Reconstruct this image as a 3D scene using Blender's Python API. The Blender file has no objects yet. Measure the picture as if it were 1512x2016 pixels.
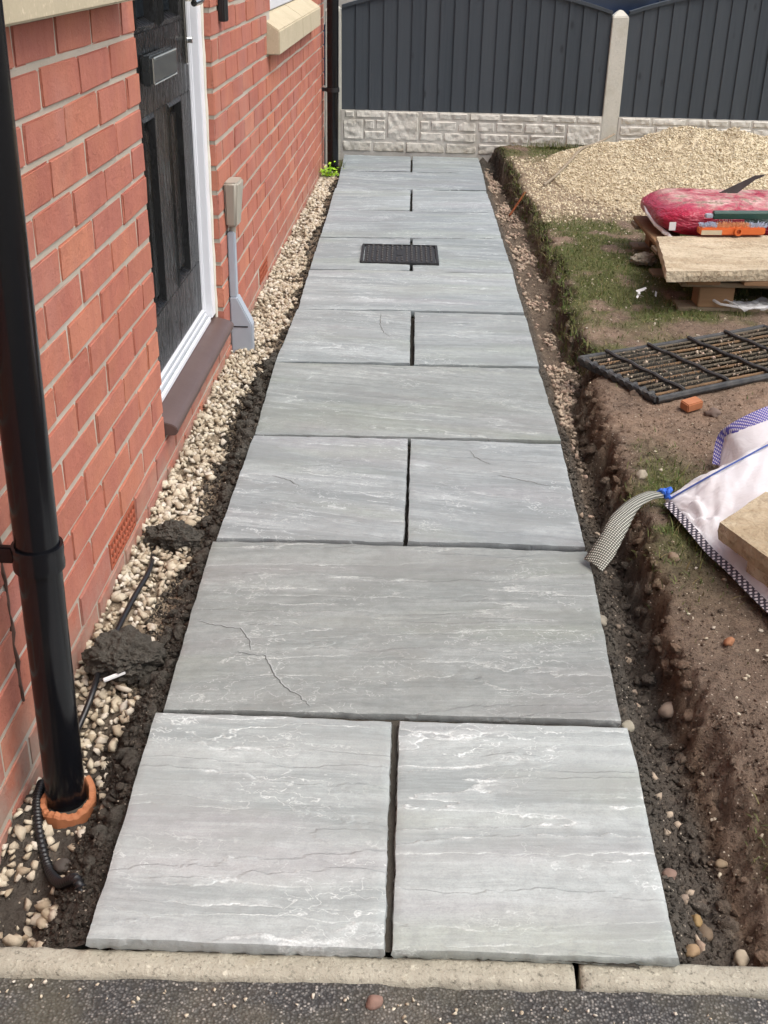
import bpy, bmesh, math, random
import numpy as np
from mathutils import Vector, Matrix, Quaternion

random.seed(7); RNG = np.random.default_rng(7)
scene = bpy.context.scene
COL = scene.collection

# ------------------------------------------------------------------ camera
CAMX = ((0.99879, 0.04529, 0.01927), (-0.03771, 0.45236, 0.89104), (-0.03163, 0.89069, -0.45352))
CAML = (0.6678, -2.6834, 1.245)
cam = bpy.data.cameras.new('camera'); camo = bpy.data.objects.new('camera', cam); COL.objects.link(camo)
cam.sensor_fit = 'VERTICAL'; cam.sensor_height = 24.0; cam.lens = 26.58
cam.clip_start = 0.02; cam.clip_end = 600
r_, u_, w_ = [Vector(v) for v in CAMX]
m = Matrix((r_, u_, -w_)).transposed().to_4x4(); m.translation = Vector(CAML)
camo.matrix_world = m
scene.camera = camo

# ------------------------------------------------------------------ sky, sun, exposure
SUN_EL, SUN_AZ = math.radians(60), math.radians(118)      # azimuth measured from +Y towards +X
world = bpy.data.worlds.new('World'); scene.world = world; world.use_nodes = True
wt = world.node_tree; wt.nodes.clear()
wo = wt.nodes.new('ShaderNodeOutputWorld'); bg = wt.nodes.new('ShaderNodeBackground')
sk = wt.nodes.new('ShaderNodeTexSky'); sk.sky_type = 'NISHITA'; sk.sun_disc = False
sk.sun_elevation = SUN_EL; sk.sun_rotation = SUN_AZ
sk.air_density = 1.0; sk.dust_density = 4.0; sk.ozone_density = 1.0
hs = wt.nodes.new('ShaderNodeHueSaturation'); hs.inputs['Saturation'].default_value = 0.62   # cloud-veiled sky
wt.links.new(sk.outputs[0], hs.inputs['Color']); wt.links.new(hs.outputs[0], bg.inputs[0])
bg.inputs[1].default_value = 0.15
wt.links.new(bg.outputs[0], wo.inputs[0])
sun = bpy.data.lights.new('sun', 'SUN'); suno = bpy.data.objects.new('sun', sun); COL.objects.link(suno)
sun.energy = 1.2; sun.angle = math.radians(40); sun.color = (1.0, 0.97, 0.92)
sd = Vector((math.sin(SUN_AZ)*math.cos(SUN_EL), math.cos(SUN_AZ)*math.cos(SUN_EL), math.sin(SUN_EL)))
suno.rotation_euler = sd.to_track_quat('Z', 'Y').to_euler(); suno.location = (4, 3, 8)
vs = scene.view_settings
vs.view_transform = 'Standard'; vs.look = 'None'; vs.gamma = 1.0; vs.exposure = 0.72; vs.use_curve_mapping = False
scene.cycles.use_denoising = True
scene.cycles.use_adaptive_sampling = True; scene.cycles.adaptive_threshold = 0.03
scene.cycles.max_bounces = 5; scene.cycles.diffuse_bounces = 3; scene.cycles.glossy_bounces = 3; scene.cycles.transparent_max_bounces = 6

# ------------------------------------------------------------------ helpers
def tag(o, label=None, cat=None, group=None, kind=None):
    if label: o['label'] = label
    if cat: o['category'] = cat
    if group: o['group'] = group
    if kind: o['kind'] = kind
    return o
def link(o, parent=None):
    COL.objects.link(o)
    if parent is not None: o.parent = parent
    return o
def empty(name, loc=(0, 0, 0), rz=0.0):
    o = bpy.data.objects.new(name, None); o.location = loc; o.rotation_euler = (0, 0, rz); o.empty_display_size = 0.05
    return link(o)
def mesh_np(name, V, F, smooth=False):
    """F: (n,3) or (n,4) array, or list of tuples"""
    me = bpy.data.meshes.new(name)
    V = np.asarray(V, dtype=np.float32)
    if isinstance(F, np.ndarray):
        k = F.shape[1]; n = len(F)
        me.vertices.add(len(V)); me.vertices.foreach_set('co', V.ravel())
        me.loops.add(n*k); me.loops.foreach_set('vertex_index', F.astype(np.int32).ravel())
        me.polygons.add(n); me.polygons.foreach_set('loop_start', (np.arange(n)*k).astype(np.int32))
        me.update(calc_edges=True)
    else:
        me.from_pydata(V.tolist(), [], F); me.update()
    if smooth:
        me.polygons.foreach_set('use_smooth', np.ones(len(me.polygons), dtype=bool)); me.update()
    return me
def mk(name, me, mat, parent=None, loc=None, rot=None):
    o = bpy.data.objects.new(name, me)
    if mat and not me.materials: me.materials.append(mat)
    if loc is not None: o.location = loc
    if rot is not None: o.rotation_euler = rot
    return link(o, parent)
class MB:
    """collects shapes into one mesh"""
    def __init__(s): s.v = []; s.f = []
    def add(s, V, F):
        b = len(s.v); s.v += [tuple(map(float, p)) for p in V]; s.f += [tuple(int(i)+b for i in f) for f in F]; return s
    def box(s, x0, x1, y0, y1, z0, z1):
        V = [(x, y, z) for z in (z0, z1) for y in (y0, y1) for x in (x0, x1)]
        return s.add(V, [(0, 2, 3, 1), (4, 5, 7, 6), (0, 1, 5, 4), (2, 6, 7, 3), (0, 4, 6, 2), (1, 3, 7, 5)])
    def prism(s, poly, a0, a1, axis='y'):
        """poly in the two other axes, extruded along axis"""
        def P(p, a):
            return (p[0], a, p[1]) if axis == 'y' else ((a, p[0], p[1]) if axis == 'x' else (p[0], p[1], a))
        n = len(poly); V = [P(p, a0) for p in poly]+[P(p, a1) for p in poly]
        F = [tuple(range(n)), tuple(range(2*n-1, n-1, -1))]+[(i, i+n, (i+1) % n+n, (i+1) % n) for i in range(n)]
        return s.add(V, F)
    def tube(s, pts, rad, n=10, cap=True):
        pts = [Vector(p) for p in pts]; V = []; F = []
        ref = Vector((0, 0, 1))
        prev = None
        for i, p in enumerate(pts):
            d = (pts[min(i+1, len(pts)-1)]-pts[max(i-1, 0)]).normalized()
            if prev is None:
                a = ref if abs(d.dot(ref)) < .9 else Vector((1, 0, 0))
                x = d.cross(a).normalized()
            else: x = (prev-d*prev.dot(d)).normalized()
            prev = x; y = d.cross(x)
            r = rad[i] if hasattr(rad, '__len__') else rad
            for k in range(n):
                t = 2*math.pi*k/n; V.append(p+x*(r*math.cos(t))+y*(r*math.sin(t)))
        for i in range(len(pts)-1):
            for k in range(n):
                a = i*n+k; b = i*n+(k+1) % n; F.append((a, b, b+n, a+n))
        if cap: F += [tuple(range(n-1, -1, -1)), tuple((len(pts)-1)*n+k for k in range(n))]
        return s.add(V, F)
    def lathe(s, prof, c, n=24, a0=0, a1=2*math.pi, axisdir=(0, 0, 1)):
        full = abs(a1-a0-2*math.pi) < 1e-6; cols = n if full else n+1
        q = Vector((0, 0, 1)).rotation_difference(Vector(axisdir)); V = []; F = []
        for k in range(cols):
            t = a0+(a1-a0)*k/n
            for r, z in prof: V.append(Vector(c)+q @ Vector((r*math.cos(t), r*math.sin(t), z)))
        L = len(prof)
        for k in range(n):
            k2 = (k+1) % cols
            for j in range(L-1): F.append((k*L+j, k2*L+j, k2*L+j+1, k*L+j+1))
        return s.add(V, F)
    def mesh(s, name, bevel=0, seg=2, smooth=False, merge=False):
        me = bpy.data.meshes.new(name); me.from_pydata(s.v, [], s.f)
        bm = bmesh.new(); bm.from_mesh(me)
        if merge: bmesh.ops.remove_doubles(bm, verts=bm.verts, dist=1e-5)
        bmesh.ops.recalc_face_normals(bm, faces=bm.faces)
        if bevel:
            es = [e for e in bm.edges if len(e.link_faces) == 2 and e.calc_face_angle(0) > .4]
            bmesh.ops.bevel(bm, geom=es, offset=bevel, segments=seg, affect='EDGES', clamp_overlap=True)
        bm.to_mesh(me); bm.free()
        if smooth:
            me.polygons.foreach_set('use_smooth', np.ones(len(me.polygons), dtype=bool))
            try: me.set_sharp_from_angle(angle=math.radians(40))
            except Exception: pass
        return me
    def build(s, name, mat, parent=None, bevel=0, seg=2, smooth=False, merge=False):
        return mk(name, s.mesh(name, bevel, seg, smooth, merge), mat, parent)

# numpy noise -------------------------------------------------------
_T = np.random.default_rng(11).random((256, 256))
def vnoise(x, y, seed=0):
    x = np.asarray(x, float)+seed*17.31; y = np.asarray(y, float)+seed*9.77
    xi = np.floor(x).astype(int); yi = np.floor(y).astype(int); fx = x-xi; fy = y-yi
    fx = fx*fx*(3-2*fx); fy = fy*fy*(3-2*fy)
    a = _T[xi & 255, yi & 255]; b = _T[(xi+1) & 255, yi & 255]; c = _T[xi & 255, (yi+1) & 255]; d = _T[(xi+1) & 255, (yi+1) & 255]
    return (a*(1-fx)+b*fx)*(1-fy)+(c*(1-fx)+d*fx)*fy
def fbm(x, y, oct=4, seed=0):
    s = 0; a = .5; t = 0
    for i in range(oct):
        s = s+a*vnoise(x*2**i, y*2**i, seed+i*3); t += a; a *= .5
    return s/t
def sstep(a, b, x):
    t = np.clip((np.asarray(x, float)-a)/(b-a), 0, 1); return t*t*(3-2*t)
def grid_faces(nx, ny):
    i = np.arange(nx*ny).reshape(ny, nx)
    return np.stack([i[:-1, :-1].ravel(), i[:-1, 1:].ravel(), i[1:, 1:].ravel(), i[1:, :-1].ravel()], 1)

# ------------------------------------------------------------------ materials
class N:
    def __init__(s, name, rough=.6, spec=.5, metal=0.0):
        s.m = bpy.data.materials.new(name); s.m.use_nodes = True; s.t = s.m.node_tree
        s.b = s.t.nodes['Principled BSDF']
        s.b.inputs['Roughness'].default_value = rough; s.b.inputs['Specular IOR Level'].default_value = spec
        s.b.inputs['Metallic'].default_value = metal
    def n(s, typ, out=0, **kw):
        nd = s.t.nodes.new('ShaderNode'+typ)
        for k, v in kw.items():
            if k.startswith('p_'): setattr(nd, k[2:], v)
            else:
                key = int(k[1:]) if k[0] == 'i' and k[1:].isdigit() else k.replace('_', ' ')
                s.put(nd.inputs[key], v)
        return nd.outputs[out]
    def put(s, sock, v):
        if isinstance(v, bpy.types.NodeSocket): s.t.links.new(v, sock)
        else: sock.default_value = v
    def math(s, op, a, b=0.0, clamp=False):
        nd = s.t.nodes.new('ShaderNodeMath'); nd.operation = op; nd.use_clamp = clamp
        s.put(nd.inputs[0], a); s.put(nd.inputs[1], b); return nd.outputs[0]
    def mix(s, f, a, b, mode='MIX'):
        nd = s.t.nodes.new('ShaderNodeMix'); nd.data_type = 'RGBA'; nd.blend_type = mode
        s.put(nd.inputs[0], f); s.put(nd.inputs[6], c4(a)); s.put(nd.inputs[7], c4(b)); return nd.outputs[2]
    def ramp(s, f, stops, interp='LINEAR'):
        nd = s.t.nodes.new('ShaderNodeValToRGB'); s.put(nd.inputs[0], f); cr = nd.color_ramp; cr.interpolation = interp
        while len(cr.elements) < len(stops): cr.elements.new(.5)
        for e, (p, c) in zip(cr.elements, stops): e.position = p; e.color = c4(c if hasattr(c, '__len__') else (c, c, c))
        return nd.outputs[0]
    def noise(s, vec, scale, detail=4, rough=.55, dist=0.0, out=0):
        return s.n('TexNoise', out=out, Vector=vec, Scale=scale, Detail=detail, Roughness=rough, Distortion=dist)
    def mapv(s, vec, scale=(1, 1, 1), loc=(0, 0, 0), rot=(0, 0, 0)):
        nd = s.t.nodes.new('ShaderNodeMapping'); s.put(nd.inputs[0], vec); s.put(nd.inputs[1], loc); nd.inputs[2].default_value = rot; nd.inputs[3].default_value = scale
        return nd.outputs[0]
    def obj(s): return s.n('TexCoord', out=3)
    def rnd(s): return s.n('ObjectInfo', out=5)
    def isl(s): return s.n('NewGeometry', out=8)
    def vadd(s, a, b):
        nd = s.t.nodes.new('ShaderNodeVectorMath'); nd.operation = 'ADD'; s.put(nd.inputs[0], a); s.put(nd.inputs[1], b); return nd.outputs[0]
    def vscale(s, a, k):
        nd = s.t.nodes.new('ShaderNodeVectorMath'); nd.operation = 'SCALE'; s.put(nd.inputs[0], a); s.put(nd.inputs[3], k); return nd.outputs[0]
    def rvec(s, f, k=40.0):
        nd = s.t.nodes.new('ShaderNodeTexWhiteNoise'); nd.noise_dimensions = '1D'; s.put(nd.inputs[1], f)
        return s.vscale(nd.outputs[1], k)
    def color(s, v): s.put(s.b.inputs['Base Color'], c4(v)); return s
    def rough(s, v): s.put(s.b.inputs['Roughness'], v); return s
    def bump(s, h, strength=.3, dist=.01):
        nd = s.t.nodes.new('ShaderNodeBump'); s.put(nd.inputs['Height'], h)
        nd.inputs['Strength'].default_value = strength; nd.inputs['Distance'].default_value = dist
        s.t.links.new(nd.outputs[0], s.b.inputs['Normal']); return s
def c4(v):
    if isinstance(v, bpy.types.NodeSocket) or not hasattr(v, '__len__'): return v
    return (v[0], v[1], v[2], 1.0) if len(v) == 3 else v
MAT = {}

def m_brick():
    k = N('brick', .85, .25); o = k.obj()
    r = k.math('FRACT', k.math('ADD', k.math('MULTIPLY', k.rnd(), 7.13), k.math('MULTIPLY', k.isl(), 13.7)))
    v = k.vadd(o, k.rvec(r))
    base = k.ramp(r, [(0, (.39, .138, .096)), (.18, (.45, .160, .106)), (.38, (.41, .150, .110)), (.58, (.47, .176, .112)), (.78, (.43, .160, .116)), (1, (.52, .205, .125))])
    sm = k.ramp(k.noise(k.mapv(v, (3, 16, 2.5)), 1.0, 4), [(.35, 0), (.75, 1)])
    c = k.mix(k.math('MULTIPLY', sm, .5), base, (.28, .092, .072))
    c = k.mix(k.math('MULTIPLY', k.ramp(k.noise(v, 7, 3), [(.45, 0), (.8, 1)]), .5), c, (.50, .20, .11))
    sp = k.noise(v, 220, 3, .7)
    c = k.mix(k.ramp(sp, [(.58, 0), (.72, .55)]), c, (.17, .05, .038))
    c = k.mix(k.ramp(k.noise(v, 160, 2, .6), [(.68, 0), (.76, .5)]), c, (.55, .33, .22))
    # lime bloom on some courses
    bl = k.ramp(k.noise(k.n('NewGeometry', out=0), 2.2, 3), [(.55, 0), (.78, .34)])
    c = k.mix(bl, c, (.45, .28, .235))
    gz_ = k.n('SeparateXYZ', out=2, Vector=k.n('NewGeometry', out=0))
    lo = k.math('SUBTRACT', 1.0, k.math('DIVIDE', k.math('ADD', gz_, .06), .14), True)
    c = k.mix(k.math('MULTIPLY', k.math('MULTIPLY', lo, .85), k.ramp(k.noise(k.n('NewGeometry', out=0), 12, 4, .65), [(.35, 0), (.6, 1)])), c, (.36, .27, .215))
    k.color(c).bump(k.math('ADD', k.math('MULTIPLY', sp, .5), k.noise(v, 45, 4)), .7, .005)
    return k.m
def m_mortar(name='mortar', c0=(.50, .445, .365), c1=(.38, .335, .27)):
    k = N(name, .95, .15); o = k.n('NewGeometry', out=0)
    c = k.mix(k.noise(o, 9, 5), c0, c1)
    c = k.mix(k.ramp(k.noise(o, 3, 3), [(.52, 0), (.75, .6)]), c, (.58, .54, .48)) if name == 'mortar' else c
    k.color(c).bump(k.noise(o, 150, 4, .7), .6, .005); return k.m
def m_lump(name, c0, c1):
    k = N(name, .95, .15); o = k.obj(); n1 = k.noise(o, 55, 6, .75)
    k.color(k.mix(k.ramp(n1, [(.3, 0), (.7, 1)]), c1, c0)).bump(k.math('ADD', n1, k.math('MULTIPLY', k.noise(o, 260, 3, .7), .4)), 1.0, .014); return k.m
def m_slab():
    k = N('grey_sandstone', .62, .35); o = k.obj(); r = k.rnd(); vr = k.t.nodes.new('ShaderNodeVectorRotate'); vr.rotation_type = 'Z_AXIS'; k.put(vr.inputs['Vector'], o); k.put(vr.inputs['Angle'], k.math('MULTIPLY', k.math('SUBTRACT', k.math('FRACT', k.math('MULTIPLY', r, 9.7)), .5), .34))
    v = k.vadd(vr.outputs[0], k.rvec(r, 30))
    tintc = k.n('ObjectInfo', out=1)                                   # each slab has its own shade
    w = k.noise(v, 2.6, 3, .55, out=1)
    vb = k.vadd(k.mapv(v, (.7, 7.5, 1), rot=(0, 0, .05)), k.vscale(w, .5))
    band = k.noise(vb, 2.0, 6, .66)
    fine = k.noise(k.vadd(k.mapv(v, (4.5, 62, 1), rot=(0, 0, .045)), k.vscale(w, 1.6)), 1.5, 5, .7)
    grain = k.noise(v, 300, 2, .7)
    base = k.mix(k.ramp(band, [(.36, 0), (.64, 1)]), (.212, .232, .230), (.350, .372, .366))
    hue = k.noise(k.mapv(v, (1, 4.5, 1), loc=(3, 7, 1)), 1.4, 2, .5, out=1)
    hx = k.n('SeparateColor', out=0, Color=hue); hy = k.n('SeparateColor', out=1, Color=hue)
    base = k.mix(k.ramp(hx, [(.55, 0), (.70, .45)]), base, (.300, .284, .292))
    base = k.mix(k.ramp(hy, [(.53, 0), (.67, .5)]), base, (.285, .310, .262))
    base = k.mix(k.ramp(fine, [(.50, 0), (.74, .42)]), base, (.42, .45, .445))
    base = k.mix(k.ramp(fine, [(.26, .28), (.42, 0)]), base, (.19, .207, .207))
    # riven ledges: long thin pale lines following the bedding
    h1 = k.noise(k.vadd(k.mapv(v, (.50, 5.6, 1), rot=(0, 0, -.10)), k.vscale(k.noise(k.mapv(v, (1, 1.6, 1)), 8, 4, .62, out=1), .20)), 1.25, 4, .45)
    def line(h, lev, wd): return k.math('SUBTRACT', 1.0, k.math('DIVIDE', k.math('ABSOLUTE', k.math('SUBTRACT', h, lev)), wd), True)
    brk = k.noise(v, 4.2, 3, .6, out=1); b1 = k.n('SeparateColor', out=0, Color=brk); b2 = k.n('SeparateColor', out=1, Color=brk)
    m1 = k.ramp(b1, [(.44, .05), (.56, 1)]); m2 = k.ramp(b2, [(.47, 0), (.57, 1)])
    ln = k.math('MAXIMUM', k.math('MAXIMUM', line(h1, .41, .0055), line(h1, .50, .0045)), line(h1, .59, .0060))
    h2 = k.noise(k.vadd(k.mapv(v, (1.5, 4.6, 1), loc=(5, 5, 5)), k.vscale(k.noise(v, 14, 3, .6, out=1), .33)), 2.7, 4, .55)
    l2 = k.math('MULTIPLY', k.math('MAXIMUM', line(h2, .47, .008), line(h2, .56, .009)), m2)
    lines = k.math('MAXIMUM', k.math('MULTIPLY', ln, m1), k.math('MULTIPLY', l2, .85))
    lines = k.math('MULTIPLY', lines, k.ramp(grain, [(.3, .45), (.6, 1)]))
    halo = k.math('MULTIPLY', k.math('MAXIMUM', k.ramp(h1, [(.498, 0), (.503, .38), (.530, 0)]), k.ramp(h1, [(.588, 0), (.593, .38), (.62, 0)])), m1)
    c = k.mix(halo, base, (.47, .49, .488))
    c = k.mix(k.math('MULTIPLY', lines, .80), c, (.64, .66, .65))
    vor = k.n('TexVoronoi', out=0, Vector=v, Scale=7.0)
    c = k.mix(k.ramp(vor, [(.0, .8), (.016, .7), (.022, 0)]), c, (.09, .085, .08))
    c = k.mix(k.ramp(grain, [(.32, .22), (.58, 0)]), c, (.16, .165, .165))
    c = k.mix(k.ramp(k.noise(v, 3.1, 5, .65), [(.58, 0), (.8, .30)]), c, (.215, .195, .16))
    c = k.mix(k.ramp(k.noise(v, 42, 4, .75), [(.36, .32), (.55, 0)]), c, (.18, .19, .187))
    c = k.mix(k.ramp(k.noise(k.mapv(v, (1, 2.2, 1)), 3.4, 5, .6), [(.40, .5), (.50, 0)]), c, (.225, .235, .228))
    c = k.mix(1.0, c, tintc, 'MULTIPLY')
    k.color(c); k.rough(k.ramp(band, [(.3, .70), (.7, .56)]))
    st = k.ramp(h1, [(.405, 0), (.415, .3), (.495, .33), (.505, .65), (.585, .68), (.595, 1)])
    k.bump(k.math('ADD', st, k.math('ADD', k.math('MULTIPLY', fine, .30), k.math('MULTIPLY', grain, .10))), .75, .007)
    return k.m
def m_stone(name, cols, scale=30, rough=.9, bump=.5):
    """loose stones: one shade per stone"""
    k = N(name, rough, .2); r = k.isl(); o = k.n('NewGeometry', out=0)
    n = len(cols); c = k.ramp(r, [(i/(n-1), cc) for i, cc in enumerate(cols)])
    c = k.mix(k.math('MULTIPLY', k.noise(o, scale*4, 3, .6), .45), c, (.26, .20, .13))
    k.color(c).bump(k.noise(o, scale*6, 3, .6), bump, .003); return k.m
def m_plain(name, col, rough=.5, spec=.5, metal=0., var=.25, scale=20, bump=0., bscale=60, dark=None):
    k = N(name, rough, spec, metal); o = k.obj()
    d = dark or tuple(x*.55 for x in col)
    c = k.mix(k.math('MULTIPLY', k.ramp(k.noise(o, scale, 5, .6), [(.35, 0), (.75, 1)]), var), col, d)
    k.color(c)
    k.rough(k.math('ADD', rough-.06, k.math('MULTIPLY', k.noise(o, scale*1.7, 4), .14)))
    if bump: k.bump(k.noise(o, bscale, 4, .65), bump, .003)
    return k.m
def m_soil(name='soil'):
    k = N(name, .95, .12); o = k.n('NewGeometry', out=0)
    a = k.n('Attribute', out=0, p_attribute_name='Col')
    n1 = k.noise(o, 34, 6, .72); n2 = k.noise(o, 210, 3, .7)
    c = k.mix(k.ramp(n1, [(.34, .42), (.54, 0)]), a, (.030, .022, .017))
    c = k.mix(k.ramp(n1, [(.55, 0), (.72, .35)]), c, (.24, .175, .125))
    c = k.mix(k.ramp(n2, [(.34, .45), (.5, 0)]), c, (.022, .016, .012))
    fl = k.n('TexVoronoi', out=0, Vector=o, Scale=75.0)
    c = k.mix(k.ramp(fl, [(.0, .9), (.10, .8), (.14, 0)]), c, (.50, .43, .34))
    k.color(c).bump(k.math('ADD', n1, k.math('MULTIPLY', n2, .45)), 1.0, .010)
    return k.m
def m_tarmac():
    k = N('tarmac', .88, .3); o = k.n('NewGeometry', out=0)
    v = k.n('TexVoronoi', out=0, Vector=o, Scale=230.0); vc = k.n('TexVoronoi', out=1, Vector=o, Scale=230.0)
    g = k.n('SeparateColor', out=0, Color=vc)
    c = k.ramp(g, [(0, (.075, .075, .073)), (.6, (.140, .137, .130)), (.9, (.21, .20, .185)), (1, (.40, .37, .33))])
    c = k.mix(k.ramp(v, [(.25, 0), (.6, 1)]), c, (.042, .041, .040))
    c = k.mix(k.ramp(k.noise(o, 7, 5, .6), [(.45, 0), (.68, .55)]), c, (.105, .096, .066))
    c = k.mix(k.ramp(k.noise(o, 3.2, 4, .6), [(.55, 0), (.75, .55)]), c, (.19, .16, .12))
    k.color(c).bump(k.math('ADD', k.math('SUBTRACT', 1.0, v), k.noise(o, 90, 4, .7)), .55, .005); return k.m
def m_door():
    k = N('black_woodgrain', .34, .22); o = k.obj()
    v = k.vadd(k.mapv(o, (1, 26, 2.2)), k.vscale(k.noise(o, 3, 2, out=1), 2.2))
    g = k.noise(v, 2.6, 5, .6)
    k.color(k.mix(g, (.003, .0032, .0035), (.010, .0105, .011))); k.rough(k.ramp(g, [(.3, .16), (.7, .36)]))
    k.bump(k.ramp(g, [(.4, 0), (.6, 1)]), .5, .003); return k.m
def m_fence():
    k = N('dark_grey_paint', .6, .3); o = k.obj(); r = k.rnd(); v = k.vadd(o, k.rvec(r, 20))
    g = k.noise(k.mapv(v, (42, 42, 1.4)), 1.5, 6, .7)
    c = k.mix(g, (.024, .032, .040), (.058, .069, .080))
    c = k.mix(k.math('MULTIPLY', r, .55), c, (.060, .070, .080))
    kn = k.n('TexVoronoi', out=0, Vector=k.mapv(v, (9, 9, 4.0)), Scale=1.0)
    c = k.mix(k.ramp(kn, [(.05, .75), (.13, 0)]), c, (.014, .017, .02))
    c = k.mix(k.ramp(k.noise(v, 30, 4, .7), [(.66, 0), (.8, .4)]), c, (.13, .14, .15))
    k.color(c).bump(g, .35, .003); return k.m
def m_concrete(name, col, dark, moss=(.10, .085, .05), stain_z=None, bump=.5, speck=.4):
    k = N(name, .92, .2); o = k.n('NewGeometry', out=0)
    c = k.mix(k.noise(o, 14, 6, .65), col, dark)
    c = k.mix(k.ramp(k.noise(o, 130, 3, .7), [(.55, 0), (.75, speck)]), c, tuple(x*.35 for x in dark))
    c = k.mix(k.ramp(k.noise(o, 90, 3, .6), [(.6, 0), (.75, .5)]), c, tuple(min(1, x*1.5) for x in col))
    f = k.ramp(k.noise(o, 6, 5, .65), [(.52, 0), (.74, .55)])
    if stain_z is not None:
        z = k.n('SeparateXYZ', out=2, Vector=o)
        h = k.math('SUBTRACT', 1.0, k.math('DIVIDE', k.math('SUBTRACT', z, stain_z), .085), True)
        f = k.math('MULTIPLY', k.math('ADD', f, h, True), k.math('ADD', k.math('MULTIPLY', k.noise(o, 22, 5, .6), 1.3), -.15, True), True)
    c = k.mix(f, c, moss)
    k.color(c).bump(k.math('ADD', k.noise(o, 45, 5, .65), k.math('MULTIPLY', k.noise(o, 250, 3), .4)), bump, .005); return k.m
def m_tan():
    k = N('buff_sandstone', .85, .25); o = k.obj(); v = k.vadd(o, k.rvec(k.rnd(), 9))
    b = k.noise(k.vadd(k.mapv(v, (1, 3, 1)), k.vscale(k.noise(v, 4, 3, out=1), .6)), 3, 6, .6)
    c = k.mix(k.ramp(b, [(.35, 0), (.65, 1)]), (.34, .265, .17), (.52, .44, .315))
    c = k.mix(k.ramp(k.noise(v, 70, 4, .7), [(.55, 0), (.68, .65)]), c, (.22, .14, .08))
    cr = k.math('SUBTRACT', 1.0, k.math('DIVIDE', k.math('ABSOLUTE', k.math('SUBTRACT', b, .5)), .01), True)
    c = k.mix(k.math('MULTIPLY', cr, .55), c, (.15, .10, .06))
    k.color(c).bump(k.math('ADD', k.math('MULTIPLY', b, 1.2), k.noise(v, 60, 4)), .7, .012); return k.m
def m_wood(name, c0, c1):
    k = N(name, .8, .2); o = k.obj(); v = k.vadd(o, k.rvec(k.rnd(), 9))
    g = k.noise(k.mapv(v, (2, 28, 28)), 2, 5, .6)
    k.color(k.mix(g, c0, c1)).bump(g, .4, .003); return k.m
def m_weave(name, base, thread, scale=300., rough=.6, ang=.7):
    k = N(name, rough, .3); o = k.obj()
    w1 = k.n('TexWave', out=1, Vector=k.mapv(o, rot=(0, 0, ang)), Scale=scale*.5, Distortion=.6, p_wave_type='BANDS')
    w2 = k.n('TexWave', out=1, Vector=k.mapv(o, rot=(0, 0, ang+1.57)), Scale=scale*.5, Distortion=.6, p_wave_type='BANDS')
    f = k.math('MULTIPLY', w1, w2)
    k.color(k.mix(k.ramp(f, [(.2, 0), (.45, 1)]), base, thread)).bump(f, .5, .002); return k.m
def m_bag():
    k = N('red_plastic_sack', .32, .5); o = k.obj()
    sx = k.n('SeparateXYZ', out=0, Vector=o); sz = k.n('SeparateXYZ', out=2, Vector=o)
    c = k.mix(k.noise(o, 12, 4), (.40, .012, .045), (.30, .010, .035))
    green = k.math('GREATER_THAN', sx, -.04)
    c = k.mix(k.math('MULTIPLY', green, k.math('LESS_THAN', k.math('ABSOLUTE', k.math('SUBTRACT', sz, .022)), .024)), c, (.018, .055, .05))
    tp = k.math('MULTIPLY', k.math('MULTIPLY', k.math('SUBTRACT', sz, .044), 50.0, True), k.ramp(k.noise(o, 11, 6, .7), [(.40, 0), (.60, 1)]))
    c = k.mix(k.math('MULTIPLY', tp, .85), c, (.56, .40, .36))
    tp2 = k.math('MULTIPLY', k.math('MULTIPLY', k.math('SUBTRACT', sz, .05), 60.0, True), k.ramp(k.noise(o, 24, 6, .7), [(.50, 0), (.62, 1)]))
    c = k.mix(tp2, c, (.22, .18, .12))
    k.color(c); k.rough(k.math('ADD', .3, k.math('MULTIPLY', tp, .5)))
    k.bump(k.noise(k.vadd(k.mapv(o, (3, 3, 14)), k.vscale(k.noise(o, 4, 2, out=1), 1.0)), 5, 4, .6), .9, .016); return k.m
def m_white_bag():
    k = N('white_woven_sack', .6, .35); o = k.obj()
    w = k.n('TexWave', out=1, Vector=o, Scale=160., Distortion=.3)
    c = k.mix(k.ramp(k.noise(o, 9, 5, .6), [(.48, 0), (.8, .45)]), (.84, .83, .85), (.66, .56, .54))
    k.color(c).bump(k.math('ADD', k.math('MULTIPLY', w, .2), k.noise(k.vadd(o, k.vscale(k.noise(o, 6, 2, out=1), .25)), 16, 5, .6)), .6, .010)
    k.b.inputs['Subsurface Weight'].default_value = 0.0; return k.m
def m_grass():
    k = N('grass', .7, .25); r = k.isl()
    k.color(k.ramp(r, [(0, (.050, .080, .018)), (.3, (.078, .115, .026)), (.6, (.115, .135, .036)), (.82, (.17, .155, .06)), (1, (.26, .21, .10))]))
    return k.m
def m_lime():
    k = N('bright_leaf', .5, .3); r = k.isl()
    k.color(k.ramp(r, [(0, (.20, .42, .02)), (.6, (.36, .62, .03)), (1, (.52, .72, .10))])); return k.m
def m_wrap():
    k = N('clear_plastic_film', .12, .6); o = k.obj()
    k.color((.75, .76, .76)); k.b.inputs['Alpha'].default_value = .42
    k.bump(k.noise(o, 40, 4), .4, .004); return k.m

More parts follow.
